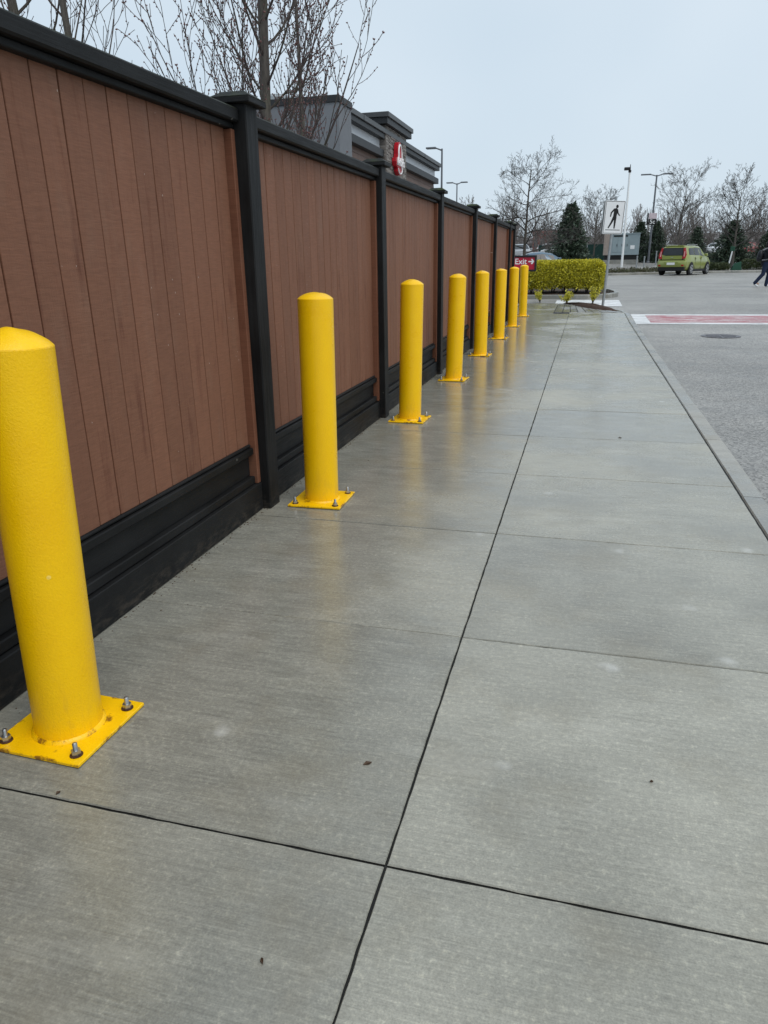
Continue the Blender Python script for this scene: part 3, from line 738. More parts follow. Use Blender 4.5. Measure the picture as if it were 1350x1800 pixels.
# ------------------------------------------------------------------ exit sign
ex = thing('exit_sign', (-2.1, 24.05, gz(24)), 'low red exit sign with white arrow in a black frame at the fence end', 'sign')
fr = MB(); X0, X1, Z0, Z1 = -2.75, -1.545, 1.02, 1.50; t_ = .055
fr.box(X0, X1, 24.0, 24.14, Z0, Z0+t_, .006); fr.box(X0, X1, 24.0, 24.14, Z1-t_, Z1, .006)
fr.box(X0, X0+t_, 24.001, 24.139, Z0+t_+.001, Z1-t_-.001); fr.box(X1-t_, X1, 24.001, 24.139, Z0+t_+.001, Z1-t_-.001)
fr.build('frame', MAT['darkframe'], ex)
fc = MB().box(X0+t_+.001, X1-t_-.001, 24.03, 24.12, Z0+t_+.001, Z1-t_-.001).build('face', MAT['red'], ex)
me = text_mesh('Exit', .24, .002, MAT['white'], FACE_S); o = link('lettering', me, fc, Vector((-2.03, 24.027, 1.315))-worldloc(ex))
am = MB(); A = FACE_S.copy()
pts = [(-.09,-.018),(.02,-.018),(.02-.035,-.075),(.02+.015,-.075),(.09,0),(.02+.015,.075),(.02-.035,.075),(.02,.018),(-.09,.018)]
am.prism(pts, 0, .004, Matrix.Translation((-1.705, 24.0295, 1.315)) @ FACE_S); am.build('arrow', MAT['white'], fc)
MB().box(-2.25, -2.03, 24.03, 24.11, gz(24)-.05, Z0-.001, .004).build('post', MAT['darkframe'], ex)

# ------------------------------------------------------------------ manhole
mh = thing('manhole_cover', (2.58, 15.3, gz(15.3)), 'round dark iron manhole cover in the road before the red crosswalk', 'manhole cover')
iron = simple('cast_iron', (.16,.155,.165,1), .45, .6, .4, 30., .4, 80.)
MB().lathe([(.36,.0),(.36,.008),(.345,.010),(.325,.010),(.320,.004)], 40, (2.58,15.3,gz(15.3))).build('frame', iron, mh, True)
lid = MB().lathe([(.315,.002),(.315,.007),(.30,.008)], 40, (2.58,15.3,gz(15.3))).build('lid', iron, mh, True)
rbm = MB()
for k in range(-5, 6):
    y_ = k*.052; hw = math.sqrt(max(0, .27**2-y_**2))
    if hw > .05:
        for x0, x1 in ((-hw, -.02), (.02, hw)): rbm.box(2.58+x0, 2.58+x1, 15.3+y_-.015, 15.3+y_+.015, gz(15.3)+.0082, gz(15.3)+.014)
tag(rbm.build('raised_ribs', iron, lid), kind='stuff')

# small litter on the slabs
dead = simple('dead_leaf', (.06,.035,.02,1), .7, 0, .4, 60.)
for (x, y, L, a, lab) in ((-.52, 1.66, .028, .5, 'curled dead leaf scrap on the slab right of the nearest bollard'), (-1.33, 1.33, .016, 1.2, 'tiny dark leaf scrap beside the nearest bollard plate'),
                          (.28, 1.78, .012, .3, 'tiny dark crumb on the right slab beyond the nearest cross joint'), (-.56, 1.00, .016, 2., 'small reddish leaf scrap at the bottom of the photo left of the seam'), (.36, 6.03, .03, .1, 'dark scrap lying on the right slab far along the walk')):
    m_ = MB(); pts = [(-L/2,-.1*L),(-.1*L,.22*L),(L/2,.1*L),(.15*L,-.2*L)]
    m_.add([(p[0]*math.cos(a)-p[1]*math.sin(a), p[0]*math.sin(a)+p[1]*math.cos(a), .004+.004*(k % 2)) for k, p in enumerate(pts)]+[(p[0]*math.cos(a)-p[1]*math.sin(a), p[0]*math.sin(a)+p[1]*math.cos(a), .0025) for p in pts], [(0,1,2),(0,2,3),(4,6,5),(4,7,6),(0,4,5,1),(1,5,6,2),(2,6,7,3),(3,7,4,0)])
    o = m_.build('leaf_scrap', dead); o.location = (x, y, 0); tag(o, lab, 'leaf')

rd = random.Random(77); mb = MB()
for k in range(900):
    y = rd.uniform(.8, 19); x = -1.781+abs(rd.gauss(0, .018)); q = rd.uniform(.0015, .0055); z = sz(y)
    if rd.random() < .06: x += rd.uniform(0, .35)
    a = rd.uniform(0, 6); c_, s_ = math.cos(a)*q, math.sin(a)*q
    mb.add([(x+c_, y+s_, z), (x-s_, y+c_, z), (x-c_, y-s_, z), (x+s_, y-c_, z), (x, y, z+q*.9)], [(0,1,4),(1,2,4),(2,3,4),(3,0,4)])
tag(mb.build('dirt_crumbs', dead), 'dark crumbs of dirt along the foot of the fence', 'dirt', kind='stuff')
# ------------------------------------------------------------------ restaurant behind the fence
GREY = simple('grey_stucco', (.165,.175,.19,1), .8, 0, .05, 3., .25, 120.)
BAND = simple('dark_metal_fascia', (.022,.0235,.026,1), .5, 0, .1, 3.)
COPE = simple('light_metal_coping', (.06,.063,.066,1), .45, 0, .1, 3.)
PANEL = simple('pale_fascia_panel', (.52,.54,.57,1), .45, 0, .04, 2.)
SIDING = simple('brown_siding', (.155,.10,.08,1), .6, 0, .12, 4.)
STONE = leaf_mat('stacked_stone', [(.11,.095,.085),(.19,.17,.155),(.27,.25,.23),(.15,.13,.115)], .85)
bd = thing('restaurant', (-9, 27, -.1), 'dark grey restaurant with stone pier and black roof bands behind the fence', 'building')
MB().box(-13, -6.62, 20.2, 21.28, -.1, 5.36).build('grey_tower_wall', GREY, bd)
MB().box(-13.05, -6.585, 20.165, 21.315, 5.361, 5.53, .008).build('tower_coping', BAND, bd)
MB().box(-13, -7.42, 21.281, 36.9, -.1, 4.85).build('side_wall', SIDING, bd)
sdm = MB()
for k in range(16):
    z = 2.2+k*.165
    sdm.add([(-7.418, 21.3, z), (-7.418, 26.8, z), (-7.405, 26.8, z+.004), (-7.405, 21.3, z+.004), (-7.418, 26.8, z+.16), (-7.418, 21.3, z+.16)], [(0,1,2,3),(3,2,4,5)])
    sdm.add([(-7.418, 30.1, z), (-7.418, 36.88, z), (-7.405, 36.88, z+.004), (-7.405, 30.1, z+.004), (-7.418, 36.88, z+.16), (-7.418, 30.1, z+.16)], [(0,1,2,3),(3,2,4,5)])
tag(sdm.build('siding_boards', SIDING, bd), kind='stuff')
MB().box(-13, -7.20, 21.32, 37.0, 4.851, 5.09, .01).build('lower_band', BAND, bd)
MB().box(-13, -7.36, 21.32, 36.85, 5.091, 5.42).build('pale_fascia', PANEL, bd)
MB().box(-13, -7.16, 21.32, 37.05, 5.421, 5.58, .01).build('upper_band', BAND, bd)
MB().box(-13, -7.10, 21.325, 37.1, 5.581, 5.74, .01).build('upper_coping', COPE, bd)
pier = MB().box(-9.0, -7.14, 26.95, 29.95, -.1, 5.86).build('stone_pier', STONE, bd)
st = MB(); rs = random.Random(8)
def stones(face):
    z = 2.2
    while z < 5.82:
        h = rs.uniform(.035, .08); u = 0; Lm = 3.0 if face == 'E' else 1.86
        while u < Lm:
            w = min(rs.uniform(.10, .34), Lm-u); d = rs.uniform(.005, .035)
            zt_ = min(z+h, 5.85)-.006
            if zt_-z > .02 and w > .03:
                if face == 'E': st.box(-7.139, -7.139+d, 26.95+u, 26.95+u+w-.008, z, zt_)
                else: st.box(-9.0+u, -9.0+u+w-.008, 26.949-d, 26.949, z, zt_)
            u += w
        z += h
stones('E'); stones('S')
tag(st.build('stacked_stones', STONE, pier), kind='stuff')
MB().box(-9.2, -6.98, 26.62, 30.3, 5.861, 6.06, .008).build('pier_band', BAND, bd)
MB().box(-9.26, -6.92, 26.56, 30.36, 6.061, 6.22, .01).build('pier_coping', COPE, bd)
for xr in (-8.1, -10.2): MB().box(xr-.008, xr+.008, 20.192, 20.1995, .3, 5.34).build('wall_reveal', BAND, bd)
MB().box(-12.9, -6.64, 20.192, 20.1995, 4.15, 4.166).build('wall_reveal', BAND, bd)
for yr in (24.2, 33.4): MB().box(-7.1005, -7.094, yr-.02, yr+.02, 5.585, 5.735).build('coping_seam', BAND, bd)
MB().box(-10.9, -9.9, 28.0, 29.4, 5.75, 6.35, .02).build('roof_unit', MAT['galv'], bd)
rv = MB().lathe([(.34,5.3),(.34,5.75),(.46,5.78),(.46,6.02),(.40,6.08),(.15,6.14)], 24, (-9.35, 22.6, 0)).build('roof_vent', MAT['galv'], bd, True)

LRED = simple('logo_red', (.42,.012,.022,1), .35); LWH = simple('logo_white', (.82,.82,.82,1), .4, 0, .03)
def logo(loc, M_, label, s=1.):
    t = thing('wall_sign', loc, label, 'sign')
    hat = []
    for k in range(25):                                  # tall crown
        a = PI*k/24; hat.append((.36*math.cos(a)*(1+.08*math.sin(a)), .20+.50*math.sin(a)**.8))
    hat = hat+[(-.40,.05),(-.66,.02),(-.70,-.12),(-.62,-.28),(-.34,-.34),(-.38,-.48),(-.10,-.62),(.22,-.60),(.42,-.46),(.36,-.33),(.64,-.26),(.70,-.10),(.62,.04),(.40,.06)]
    hat = [(x*s, y*s) for x, y in hat]
    TM = Matrix.Translation(Vector(loc)) @ M_
    MB().prism(hat, 0, .15, TM).build('backing', LRED, t)
    wl = MB()
    arch = [(.28*s*math.cos(PI*k/20), (.22+.36*math.sin(PI*k/20))*s) for k in range(21)]
    wl.tube([TM @ Vector((x, y, .165)) for x, y in [(arch[0][0], -.02*s)]+arch+[(arch[-1][0], -.02*s)]], [.036*s]*23, 6)
    brim = [(.34*s*math.cos(a), (-.34+.22*math.sin(a))*s) for a in [PI*1.05+PI*1.2*k/18 for k in range(19)]]
    wl.tube([TM @ Vector((x, y, .165)) for x, y in brim], [.03*s]*19, 6)
    wl.build('hat_outline', LWH, t, True)
    me = text_mesh("Arby's", .46*s, .03*s, LWH, M_); link('lettering', me, t, (TM @ Vector((0, -.12*s, .19)))-Vector(loc))
    return t
logo((-7.09, 28.2, 4.90), FACE_E, 'red and white hat shaped wall sign on the stone pier', .84)
logo((-9.15, 20.19, 4.55), FACE_S, 'red and white sign on the grey wall, only its top above the fence', .95)

# ------------------------------------------------------------------ bare trees
def grow(T, C, B, p, d, r0, L, lvl, cfg, rnd):
    ns = cfg['seg'][lvl]; pts = [p.copy()]; rs_ = [r0]; dirs = [d.copy()]; end = cfg['end'][lvl]
    for i in range(ns):
        d = (d+rvec(rnd)*cfg['wob'][lvl]+Vector((0,0,cfg['trop'][lvl]))).normalized()
        p = p+d*L/ns; pts.append(p.copy()); rs_.append(max(cfg['min'], r0*(1-(1-end)*(i+1)/ns))); dirs.append(d.copy())
    (T if lvl == 0 else C).tube(pts, rs_, (9, 6, 5, 4, 3)[min(lvl, 4)], lvl < 1)
    if lvl == len(cfg['n']):
        if B is not None:
            for k in range(1, len(pts)):
                if rnd.random() < cfg['bud']:
                    for _ in range(2 if k == len(pts)-1 else 1):
                        c = pts[k]; q = cfg['bs']*rnd.uniform(.6, 1.3); a = (dirs[k]+rvec(rnd)*.8).normalized(); s1 = a.orthogonal().normalized()*q*.35; s2 = a.cross(s1)
                        B.add([c, c+a*q*.5+s1, c+a*q*.5+s2, c+a*q*.5-s1, c+a*q*.5-s2, c+a*q], [(0,2,1),(0,3,2),(0,4,3),(0,1,4),(5,1,2),(5,2,3),(5,3,4),(5,4,1)])
        return
    n = cfg['n'][lvl]; az = rnd.uniform(0, 6.28)
    for k in range(n):
        t = cfg['st'][lvl]+(1-cfg['st'][lvl])*(k+rnd.random()*.7)/n
        f = t*ns; i = min(int(f), ns-1); q = pts[i].lerp(pts[i+1], f-i); dd = dirs[i+1]
        az += 2.4+rnd.uniform(-.5, .5); o1 = dd.orthogonal().normalized(); o2 = dd.cross(o1)
        side = o1*math.cos(az)+o2*math.sin(az); an = cfg['ang'][lvl]*rnd.uniform(.75, 1.2)
        nd_ = (dd*math.cos(an)+side*math.sin(an)).normalized()
        rr = rs_[i]*cfg['rr'][lvl]*rnd.uniform(.75, 1.1)
        LL = L*cfg['lr'][lvl]*(1-cfg['shape'][lvl]*t)*rnd.uniform(.75, 1.2)
        grow(T, C, B, q, nd_, max(rr, cfg['min']), LL, lvl+1, cfg, rnd)
def tree(name, base, label, cfg, seed, group=None, lean=(0,0), tm='bark', cm='twig'):
    rnd = random.Random(seed); t = thing(name, base, label, 'tree', group); T, C = MB(), MB(); B = MB() if cfg.get('bud') else None
    grow(T, C, B, Vector(base)+Vector((0,0,-.1)), Vector((lean[0], lean[1], 1)).normalized(), cfg['r'], cfg['L'], 0, cfg, rnd)
    T.build('trunk', MAT[tm], t, True); C.build('crown', MAT[cm], t, True)
    if B is not None and B.v: tag(B.build('buds', MAT['bud'], t), kind='stuff')
    return t
MAPLE = dict(L=7.2, r=.092, seg=[14,9,7,5], end=[.25,.22,.3,.4], wob=[.035,.09,.13,.16], trop=[.02,.17,.15,.10], n=[44,9,5], st=[.18,.12,.15], ang=[.95,.55,.60], rr=[.30,.50,.6], lr=[.34,.46,.42], shape=[.45,.35,.3], min=.0034, bud=.8, bs=.026)
SPREAD = dict(L=5.25, r=.105, seg=[12,8,7,5,4], end=[.18,.3,.35,.4,.5], wob=[.05,.20,.22,.2,.2], trop=[.02,-.01,.04,.08,.1], n=[22,7,5,4], st=[.24,.2,.15,.1], ang=[1.22,.85,.85,.8], rr=[.5,.55,.6,.65], lr=[.62,.50,.50,.55], shape=[.55,.35,.3,.3], min=.0052, bud=0, bs=0)
tree('maple_tree', (-3.93, 9.0, -.1), 'budding bare maple rising behind the first post cap of the fence', MAPLE, 3)
M2 = dict(MAPLE); M2.update(L=5.6, r=.07, n=[14,6,5], st=[.34,.2,.15], ang=[.55,.5,.6], lr=[.26,.45,.42])
tree('maple_tree', (-4.45, 11.6, -.1), 'slender budding tree with curved stems in front of the grey wall', M2, 12, lean=(.03, 0))
M3 = dict(MAPLE); M3.update(L=6.5, r=.10, n=[14,6,4], st=[.45,.2,.2], bud=.3)
tree('maple_tree', (-6.35, 8.0, -.1), 'thick bare trunk at the top left corner behind the fence', M3, 5)
M4 = dict(M3); M4.update(r=.07)
tree('maple_tree', (-5.72, 8.0, -.1), 'thinner bare trunk near the top left corner, right of the thick one', M4, 9)
TW = dict(L=3.0, r=.03, seg=[6,5,4], end=[.4,.4,.5], wob=[.04,.1,.12], trop=[.05,.14,.1], n=[16,5], st=[.3,.2], ang=[.5,.4], rr=[.5,.6], lr=[.55,.4], shape=[.2,.3], min=.004, bud=0, bs=0)
tw = dict(TW); tw.update(L=3.3)
tree('bare_bush', (-6.75, 10.4, -.1), 'thin upright bare twigs poking over the fence left of the maple', tw, 31)

tree('bare_tree', (-3.05, 38, gz(38)), 'wide spreading bare tree behind the exit sign and hedge', SPREAD, 14, cm='greytwig')
S5 = dict(SPREAD); S5.update(shape=[.42,.35,.3,.3], L=5.4, r=.085, n=[16,7,4,4], ang=[.85,.7,.7,.7], trop=[.02,.05,.06,.06,.08], st=[.28,.25,.2,.15], min=.0065)
tree('bare_tree', (5.75, 55.5, fz(5.75,55.5)), 'bare round-headed tree standing behind the green car', S5, 22, cm='greytwig')
S6 = dict(S5); S6.update(L=4.9, n=[22,8,4,4], r=.1, lr=[.58,.48,.48,.5], ang=[1.0,.75,.7,.7], wob=[.03,.2,.28,.3,.3])
tree('bare_tree', (9.5, 55.8, fz(9.5,55.8)), 'dense wide bare tree at the right edge above the low hedge', S6, 43, cm='greytwig')
S7 = dict(S5); S7.update(L=4.2, r=.07)
tree('bare_tree', (.38, 60, fz(.4,60)), 'small bare tree in front of the green screened fence', S7, 55, cm='greytwig')

# ------------------------------------------------------------------ conifers
def conifer(name, loc, h, rad, n, label, seed, group=None, top=.0, mat='conifer'):
    r = random.Random(seed); t = thing(name, loc, label, 'tree', group); o = Vector(loc); F, T = MB(), MB()
    T.tube([o+Vector((0,0,-.1)), o+Vector((0,0,h*.5)), o+Vector((0,0,h))], [rad*.09, rad*.05, .01], 7)
    for k in range(n):
        z = h*(.04+.96*(k/n)**1.0); s = 1-z/h; a = k*2.399+r.uniform(-.4,.4)
        L = rad*(s**.8*.95+.06)*r.uniform(.62,1.15)
        d = Vector((math.cos(a), math.sin(a), r.uniform(-.25,.12)))
        p0 = o+Vector((0,0,z)); e = p0+d*L+Vector((0,0,L*.06))
        T.tube([p0, e], [.012, .004], 3, False)
        m = int(10+26*s)
        for j in range(m):
            q = r.uniform(.15,1.05); c = p0.lerp(e, q)+rvec(r)*.10*rad*r.random()+Vector((0,0,-.08*q*L*r.random()))
            dd = (d*.7+rvec(r)*.8+Vector((0,0,-.15))).normalized()
            leaf(F, c, dd, rvec(r), .20*r.uniform(.6,1.3)*max(.6,rad*.7), .07*r.uniform(.7,1.3)*max(.6,rad*.7))
    tag(F.build('foliage', MAT[mat], t), kind='stuff'); T.build('trunk', MAT['bark'], t)
    return t
conifer('spruce_tree', (-1.2, 50, .34), 4.25, 1.75, 420, 'pointed dark green spruce behind the golden hedge', 61)
conifer('conifer_tree', (3.75, 62, fz(3.75,62)), 2.9, 1.35, 240, 'dark evergreen right beside the grey cabinet', 62)
conifer('conifer_tree', (4.85, 61, fz(4.85,61)), 2.9, 1.3, 240, 'dark evergreen at the foot of the lamp post with the section sign', 63)
conifer('conifer_tree', (8.1, 64, fz(8.1,64)), 2.5, 1.2, 220, 'dark evergreen just right behind the green car roof', 64)
conifer('pine_tree', (10.0, 60, fz(10,60)), 2.9, 1.7, 260, 'bushy dark pine behind the dense bare tree', 65)
conifer('pine_tree', (12.1, 58, fz(12.1,58)), 2.4, 1.3, 220, 'dark evergreen at the right photo edge behind the walker', 66)

BSH = dict(L=1.9, r=.035, seg=[5,4,4,3], end=[.4,.4,.5,.5], wob=[.06,.16,.2,.2], trop=[.02,.06,.05,.05], n=[16,8,5], st=[.05,.1,.1], ang=[.8,.7,.7], rr=[.6,.6,.7], lr=[.75,.5,.5], shape=[.3,.3,.2], min=.009, bud=0, bs=0)
for (x, y, s_, lab) in ((5.6, 66, 30, 'brown twiggy bush behind the left half of the green car'), (7.1, 66.5, 31, 'brown twiggy bush behind the right half of the green car'), (9.0, 68, 32, 'brown twiggy bush between the green car and the white marker post'), (-2.9, 62, 33, 'brown twiggy bush left of the spruce'), (.9, 66.5, 34, 'brown twiggy bush behind the screened fence'), (12.4, 64, 35, 'brown twiggy bush behind the walking person')):
    b_ = dict(BSH); b_['L'] = 2.3 if y > 65 else 2.0
    tree('bare_bush', (x, y, fz(x, y)), lab, b_, s_, tm='fartwig', cm='fartwig')
# ------------------------------------------------------------------ far kerb, verge plants, hedges
fk = thing('far_kerb', (4, 51, .34), None, None); tag(fk, kind='structure')
xk = [-6+i*1.5 for i in range(17)]
for i in range(len(xk)-1):
    mb = MB()
    for x in (xk[i]+.006, xk[i+1]-.006):
        y = ky(x); mb.v += [(x, y-.10, .30), (x, y-.10, .44), (x, y-.08, .46), (x, y+.08, .46), (x, y+.08, .30)]
    mb.f = [(k, k+5, k+6, k+1) for k in range(4)]+[(0,1,2,3,4), (9,8,7,6,5)]
    mb.build('kerb_stone', MAT['kerb'], fk)
def ground_cover(name, x0, x1, d0, d1, n, mat, h, seed, label, cat):
    r = random.Random(seed); mb = MB()
    for _ in range(n):
        x = r.uniform(x0, x1); y = ky(x)+r.uniform(d0, d1); c = Vector((x, y, fz(x, y)+h*r.random()**1.5*(.4+.6*abs(math.sin(x*2.3+y)))))
        leaf(mb, c, rvec(r)+Vector((0,0,.6)), rvec(r), .10*r.uniform(.6,1.3), .06)
    return tag(mb.build(name, MAT[mat]), label, cat, kind='stuff')
ground_cover('ground_cover', .6, 4.6, .25, 2.0, 2600, 'cover', .25, 71, 'low brown-green planting behind the far kerb below the grey cabinet', 'planting')
hedge('low_hedge', 7.2, 9.0, 53.5, 54.6, fz(8,53.6), fz(8,53.6)+.42, 3500, MAT['green'], 'low spreading green shrub on the verge just right of the green car', 'hedge', .09, 72, 4, .2, .06, None, .05)
hedge('low_hedge', 9.9, 13.5, 54.0, 55.2, fz(11,54), fz(11,54)+.62, 6000, MAT['green'], 'low green hedge behind the walking person', 'hedge', .09, 73, 5, .2, .06, None, .05)
hedge('low_hedge', 8.9, 16.0, 66, 67, fz(12,66), fz(12,66)+.55, 5000, MAT['green'], 'clipped low hedge in front of the parked white car', 'hedge', .12, 74, 6, .15, .05, None, .05)
# green utility cover and white marker post
ub = thing('utility_cover', (9.4, 53.9, fz(9.4,53.9)), 'tilted dark green utility cover on the verge', 'utility box')
gp = simple('green_enamel', (.012,.06,.035,1), .5)
zz = fz(9.4, 53.9); MB().add([(9.1,53.7,zz-.05),(9.75,53.7,zz-.05),(9.75,54.2,zz-.05),(9.1,54.2,zz-.05),(9.3,53.75,zz+.40),(9.7,53.75,zz+.52),(9.7,54.15,zz+.52),(9.3,54.15,zz+.40)], [(0,3,2,1),(4,5,6,7),(0,1,5,4),(1,2,6,5),(2,3,7,6),(3,0,4,7)]).build('housing', gp, ub)
MB().box(9.2, 9.72, 53.66, 53.70, zz-.02, zz+.06).build('skirt', gp, ub)
mp = thing('marker_post', (9.15, 55.2, fz(9.15,55.2)), 'slim white marker post with a small dark plate beside the bare tree', 'post')
z0 = fz(9.15, 55.2); MB().tube([(9.15,55.2,z0-.1),(9.30,55.2,z0+1.12)], [.045,.045], 8).build('shaft', MAT['white'], mp, True)
MB().box(9.17, 9.45, 55.17, 55.23, z0+1.12, z0+1.42, .01).build('plate', gp, mp)

# ------------------------------------------------------------------ cabinet on plinth, green screen fence, posts
cabm = simple('cabinet_grey', (.26,.32,.34,1), .5, 0, .06, 3.); tan = simple('tan_panel', (.30,.25,.22,1), .6)
zc = fz(2.3, 58)
cb = thing('electrical_cabinet', (2.3, 58.6, zc), 'large grey electrical cabinet on a concrete plinth behind the crossing sign', 'cabinet')
MB().box(1.05, 3.55, 57.9, 59.2, zc-.3, 1.22, .01).build('plinth', MAT['kerb'], cb)
MB().box(1.15, 3.45, 58.05, 59.05, 1.221, 1.55).build('base_frame', MAT['ink'], cb)
bx_ = MB().box(1.55, 3.52, 57.95, 59.15, 1.551, 2.98, .01).build('housing', cabm, cb)
MB().box(1.05, 1.549, 57.93, 59.1, 1.551, 2.98, .01).build('side_cover', tan, cb)
MB().box(1.5, 3.56, 57.9, 59.2, 2.981, 3.04, .01).build('roof', cabm, cb)
dm = cabm
for x0 in (1.66, 2.02, 2.38):
    d_ = MB().box(x0, x0+.34, 57.93, 57.949, 1.75, 2.75, .003).build('door', cabm, cb)
    MB().box(x0+.28, x0+.31, 57.90, 57.929, 2.15, 2.30).build('handle', MAT['ink'], d_)
MB().box(1.70, 2.68, 57.925, 57.948, 2.80, 2.90).build('vent', MAT['ink'], cb)
MB().box(2.9, 3.2, 57.935, 57.949, 1.95, 2.2).build('label_plate', MAT['white'], cb)
sf = thing('screen_fence', (-1, 64, fz(-1,64)), 'dark green screened fence left of the grey cabinet', 'fence')
scm = simple('green_mesh_screen', (.010,.035,.030,1), .8)
zs = fz(-1, 64)
for k in range(3): MB().box(-4.0+k*1.95, -4.0+k*1.95+1.88, 64, 64.03, zs, 2.42).build('screen_panel', scm, sf)
for k in range(4): MB().tube([(-4.03+k*1.95, 64.0, zs-.1), (-4.03+k*1.95, 64.0, 2.5)], [.03,.03], 8).build('post', MAT['galv'], sf, True)
for j, (x, y, h, lab) in enumerate(((3.25, 54.5, .75, 'thin grey path post below the cabinet, left of the pair'), (3.75, 54.9, .7, 'thin grey path post below the cabinet, right of the pair'), (4.75, 58.0, .9, 'grey path post nearest the green car'))):
    z = fz(x, y); t = thing('path_post', (x, y, z), lab, 'post', 'posts on the path'); MB().tube([(x,y,z-.1),(x,y,z+h)], [.045,.045], 8).build('shaft', MAT['galv'], t, True); MB().lathe([(.055,0),(.055,.05),(.02,.07)], 10, (x,y,z+h)).build('cap', MAT['galv'], t, True)

# ------------------------------------------------------------------ lamps and poles
lampm = simple('lamp_grey_paint', (.14,.15,.165,1), .5, .2)
def lamp(x, y, top, arms, label, r=.055, L=.75, mat=lampm):
    z = (gz(y) if y < 48 else fz(x, y)); t = thing('street_lamp', (x, y, z), label, 'street lamp', 'lamp posts')
    MB().tube([(x,y,z-.2),(x,y,top)], [r*1.25, r*.8], 10).build('pole', mat, t, True)
    for s_ in arms:
        a = MB(); a.tube([(x,y,top-.08),(x+s_*L*.35,y,top+.02),(x+s_*L*.5,y,top+.04)], [.04,.035,.03], 6).build('arm', mat, t, True)
        h = MB(); h.box(min(x+s_*L*.4, x+s_*L*1.1), max(x+s_*L*.4, x+s_*L*1.1), y-.14, y+.14, top+.01, top+.09, .02); h.build('lamp_head', mat, t)
    MB().lathe([(.16,0),(.16,.05),(.09,.12)], 12, (x,y,z)).build('base', mat, t, True)
    return t
lamp(-7.62, 40, 6.78, (-1,), 'single-arm lamp post just right of the restaurant roof')
lamp(-10.22, 60, 7.0, (-1, 1), 'small far double-arm lamp post right of the restaurant lamp')
l5 = lamp(4.38, 60, 6.98, (-1, 1), 'tall double-arm lamp post carrying the black 5c section sign', .07, 1.0)
s5 = thing('section_sign', (4.25, 59.9, 3.6), 'small black and pale section sign reading 5c on the tall lamp post', 'sign')
MB().box(3.98, 4.08, 59.75, 59.92, 3.62, 4.42, .005).build('side_panel', MAT['ink'], s5)
lo = MB().box(4.10, 4.66, 59.84, 59.90, 3.62, 4.02, .005).build('lower_panel', MAT['ink'], s5)
pk = simple('pale_pink_panel', (.62,.52,.55,1), .5, 0, .15, 9.)
MB().box(4.10, 4.66, 59.84, 59.90, 4.03, 4.42, .005).build('upper_panel', pk, s5)
link('lettering', text_mesh('5c', .40, .004, MAT['white'], FACE_S), lo, Vector((4.38, 59.834, 3.82))-worldloc(s5))
cp = thing('camera_pole', (2.32, 55.5, fz(2.32,55.5)), 'tall white pole with a security camera on top behind the crossing sign', 'pole')
zc2 = fz(2.32, 55.5); MB().tube([(2.32,55.5,zc2-.1),(2.30,55.5,6.9)], [.085,.06], 12).build('shaft', MAT['white'], cp, True)
hd = MB().box(1.92, 2.34, 55.3, 55.6, 6.92, 7.10, .03).build('camera_housing', MAT['darkframe'], cp)
MB().lathe([(.09,6.78),(.1,6.9),(.06,6.95)], 12, (2.3,55.5,0)).build('mount', MAT['darkframe'], cp, True)
MB().tube([(2.31,55.5,6.95),(2.31,55.5,7.28)], [.035,.02], 6).build('antenna', MAT['darkframe'], cp)

# ------------------------------------------------------------------ vehicles
TYRE = simple('tyre_rubber', (.012,.012,.012,1), .8); RIM = simple('alloy_rim', (.48,.49,.5,1), .3, .7, .1); GLASS = glass_mat('car_glass'); TRIM = simple('black_plastic', (.015,.015,.016,1), .55)
LAMP_R = simple('tail_light_red', (.35,.02,.02,1), .15); LAMP_W = simple('lamp_clear', (.7,.7,.7,1), .15)
def paint(name, col, rough=.28):
    m, nt, b = newmat(name); v, _ = objvec(nt); n = noise(nt, v, 2., 4.)
    setb(nt, b, Base__Color=ramp(nt, n, .3, .7, tuple(c*.93 for c in col[:3])+(1,), col), Roughness=rough, Coat__Weight=.6, Coat__Roughness=.06, Metallic=.15)
    return m
HATCH = [(-2.03,.42,1.00,1.50,.80,.76,.60),(-1.95,.30,1.02,1.565,.875,.835,.655),(-1.3,.22,1.02,1.61,.90,.86,.68),(-.3,.20,1.01,1.615,.90,.86,.68),(.35,.20,1.00,1.58,.90,.86,.65),(1.05,.20,1.00,1.07,.895,.84,.70),(1.70,.22,.93,.99,.87,.78,.62),(2.00,.26,.80,.88,.80,.70,.50),(2.08,.34,.64,.72,.70,.62,.45)]
SEDAN = [(-2.28,.40,.82,.92,.74,.70,.55),(-2.2,.30,.90,.99,.84,.78,.62),(-1.55,.22,.95,1.04,.89,.82,.66),(-.75,.20,.95,1.40,.90,.84,.56),(-.1,.20,.94,1.46,.90,.84,.58),(.45,.20,.93,1.38,.90,.84,.56),(1.15,.20,.92,1.00,.89,.82,.66),(1.9,.22,.82,.90,.86,.76,.6),(2.25,.28,.68,.76,.76,.66,.48),(2.32,.36,.58,.64,.66,.58,.42)]
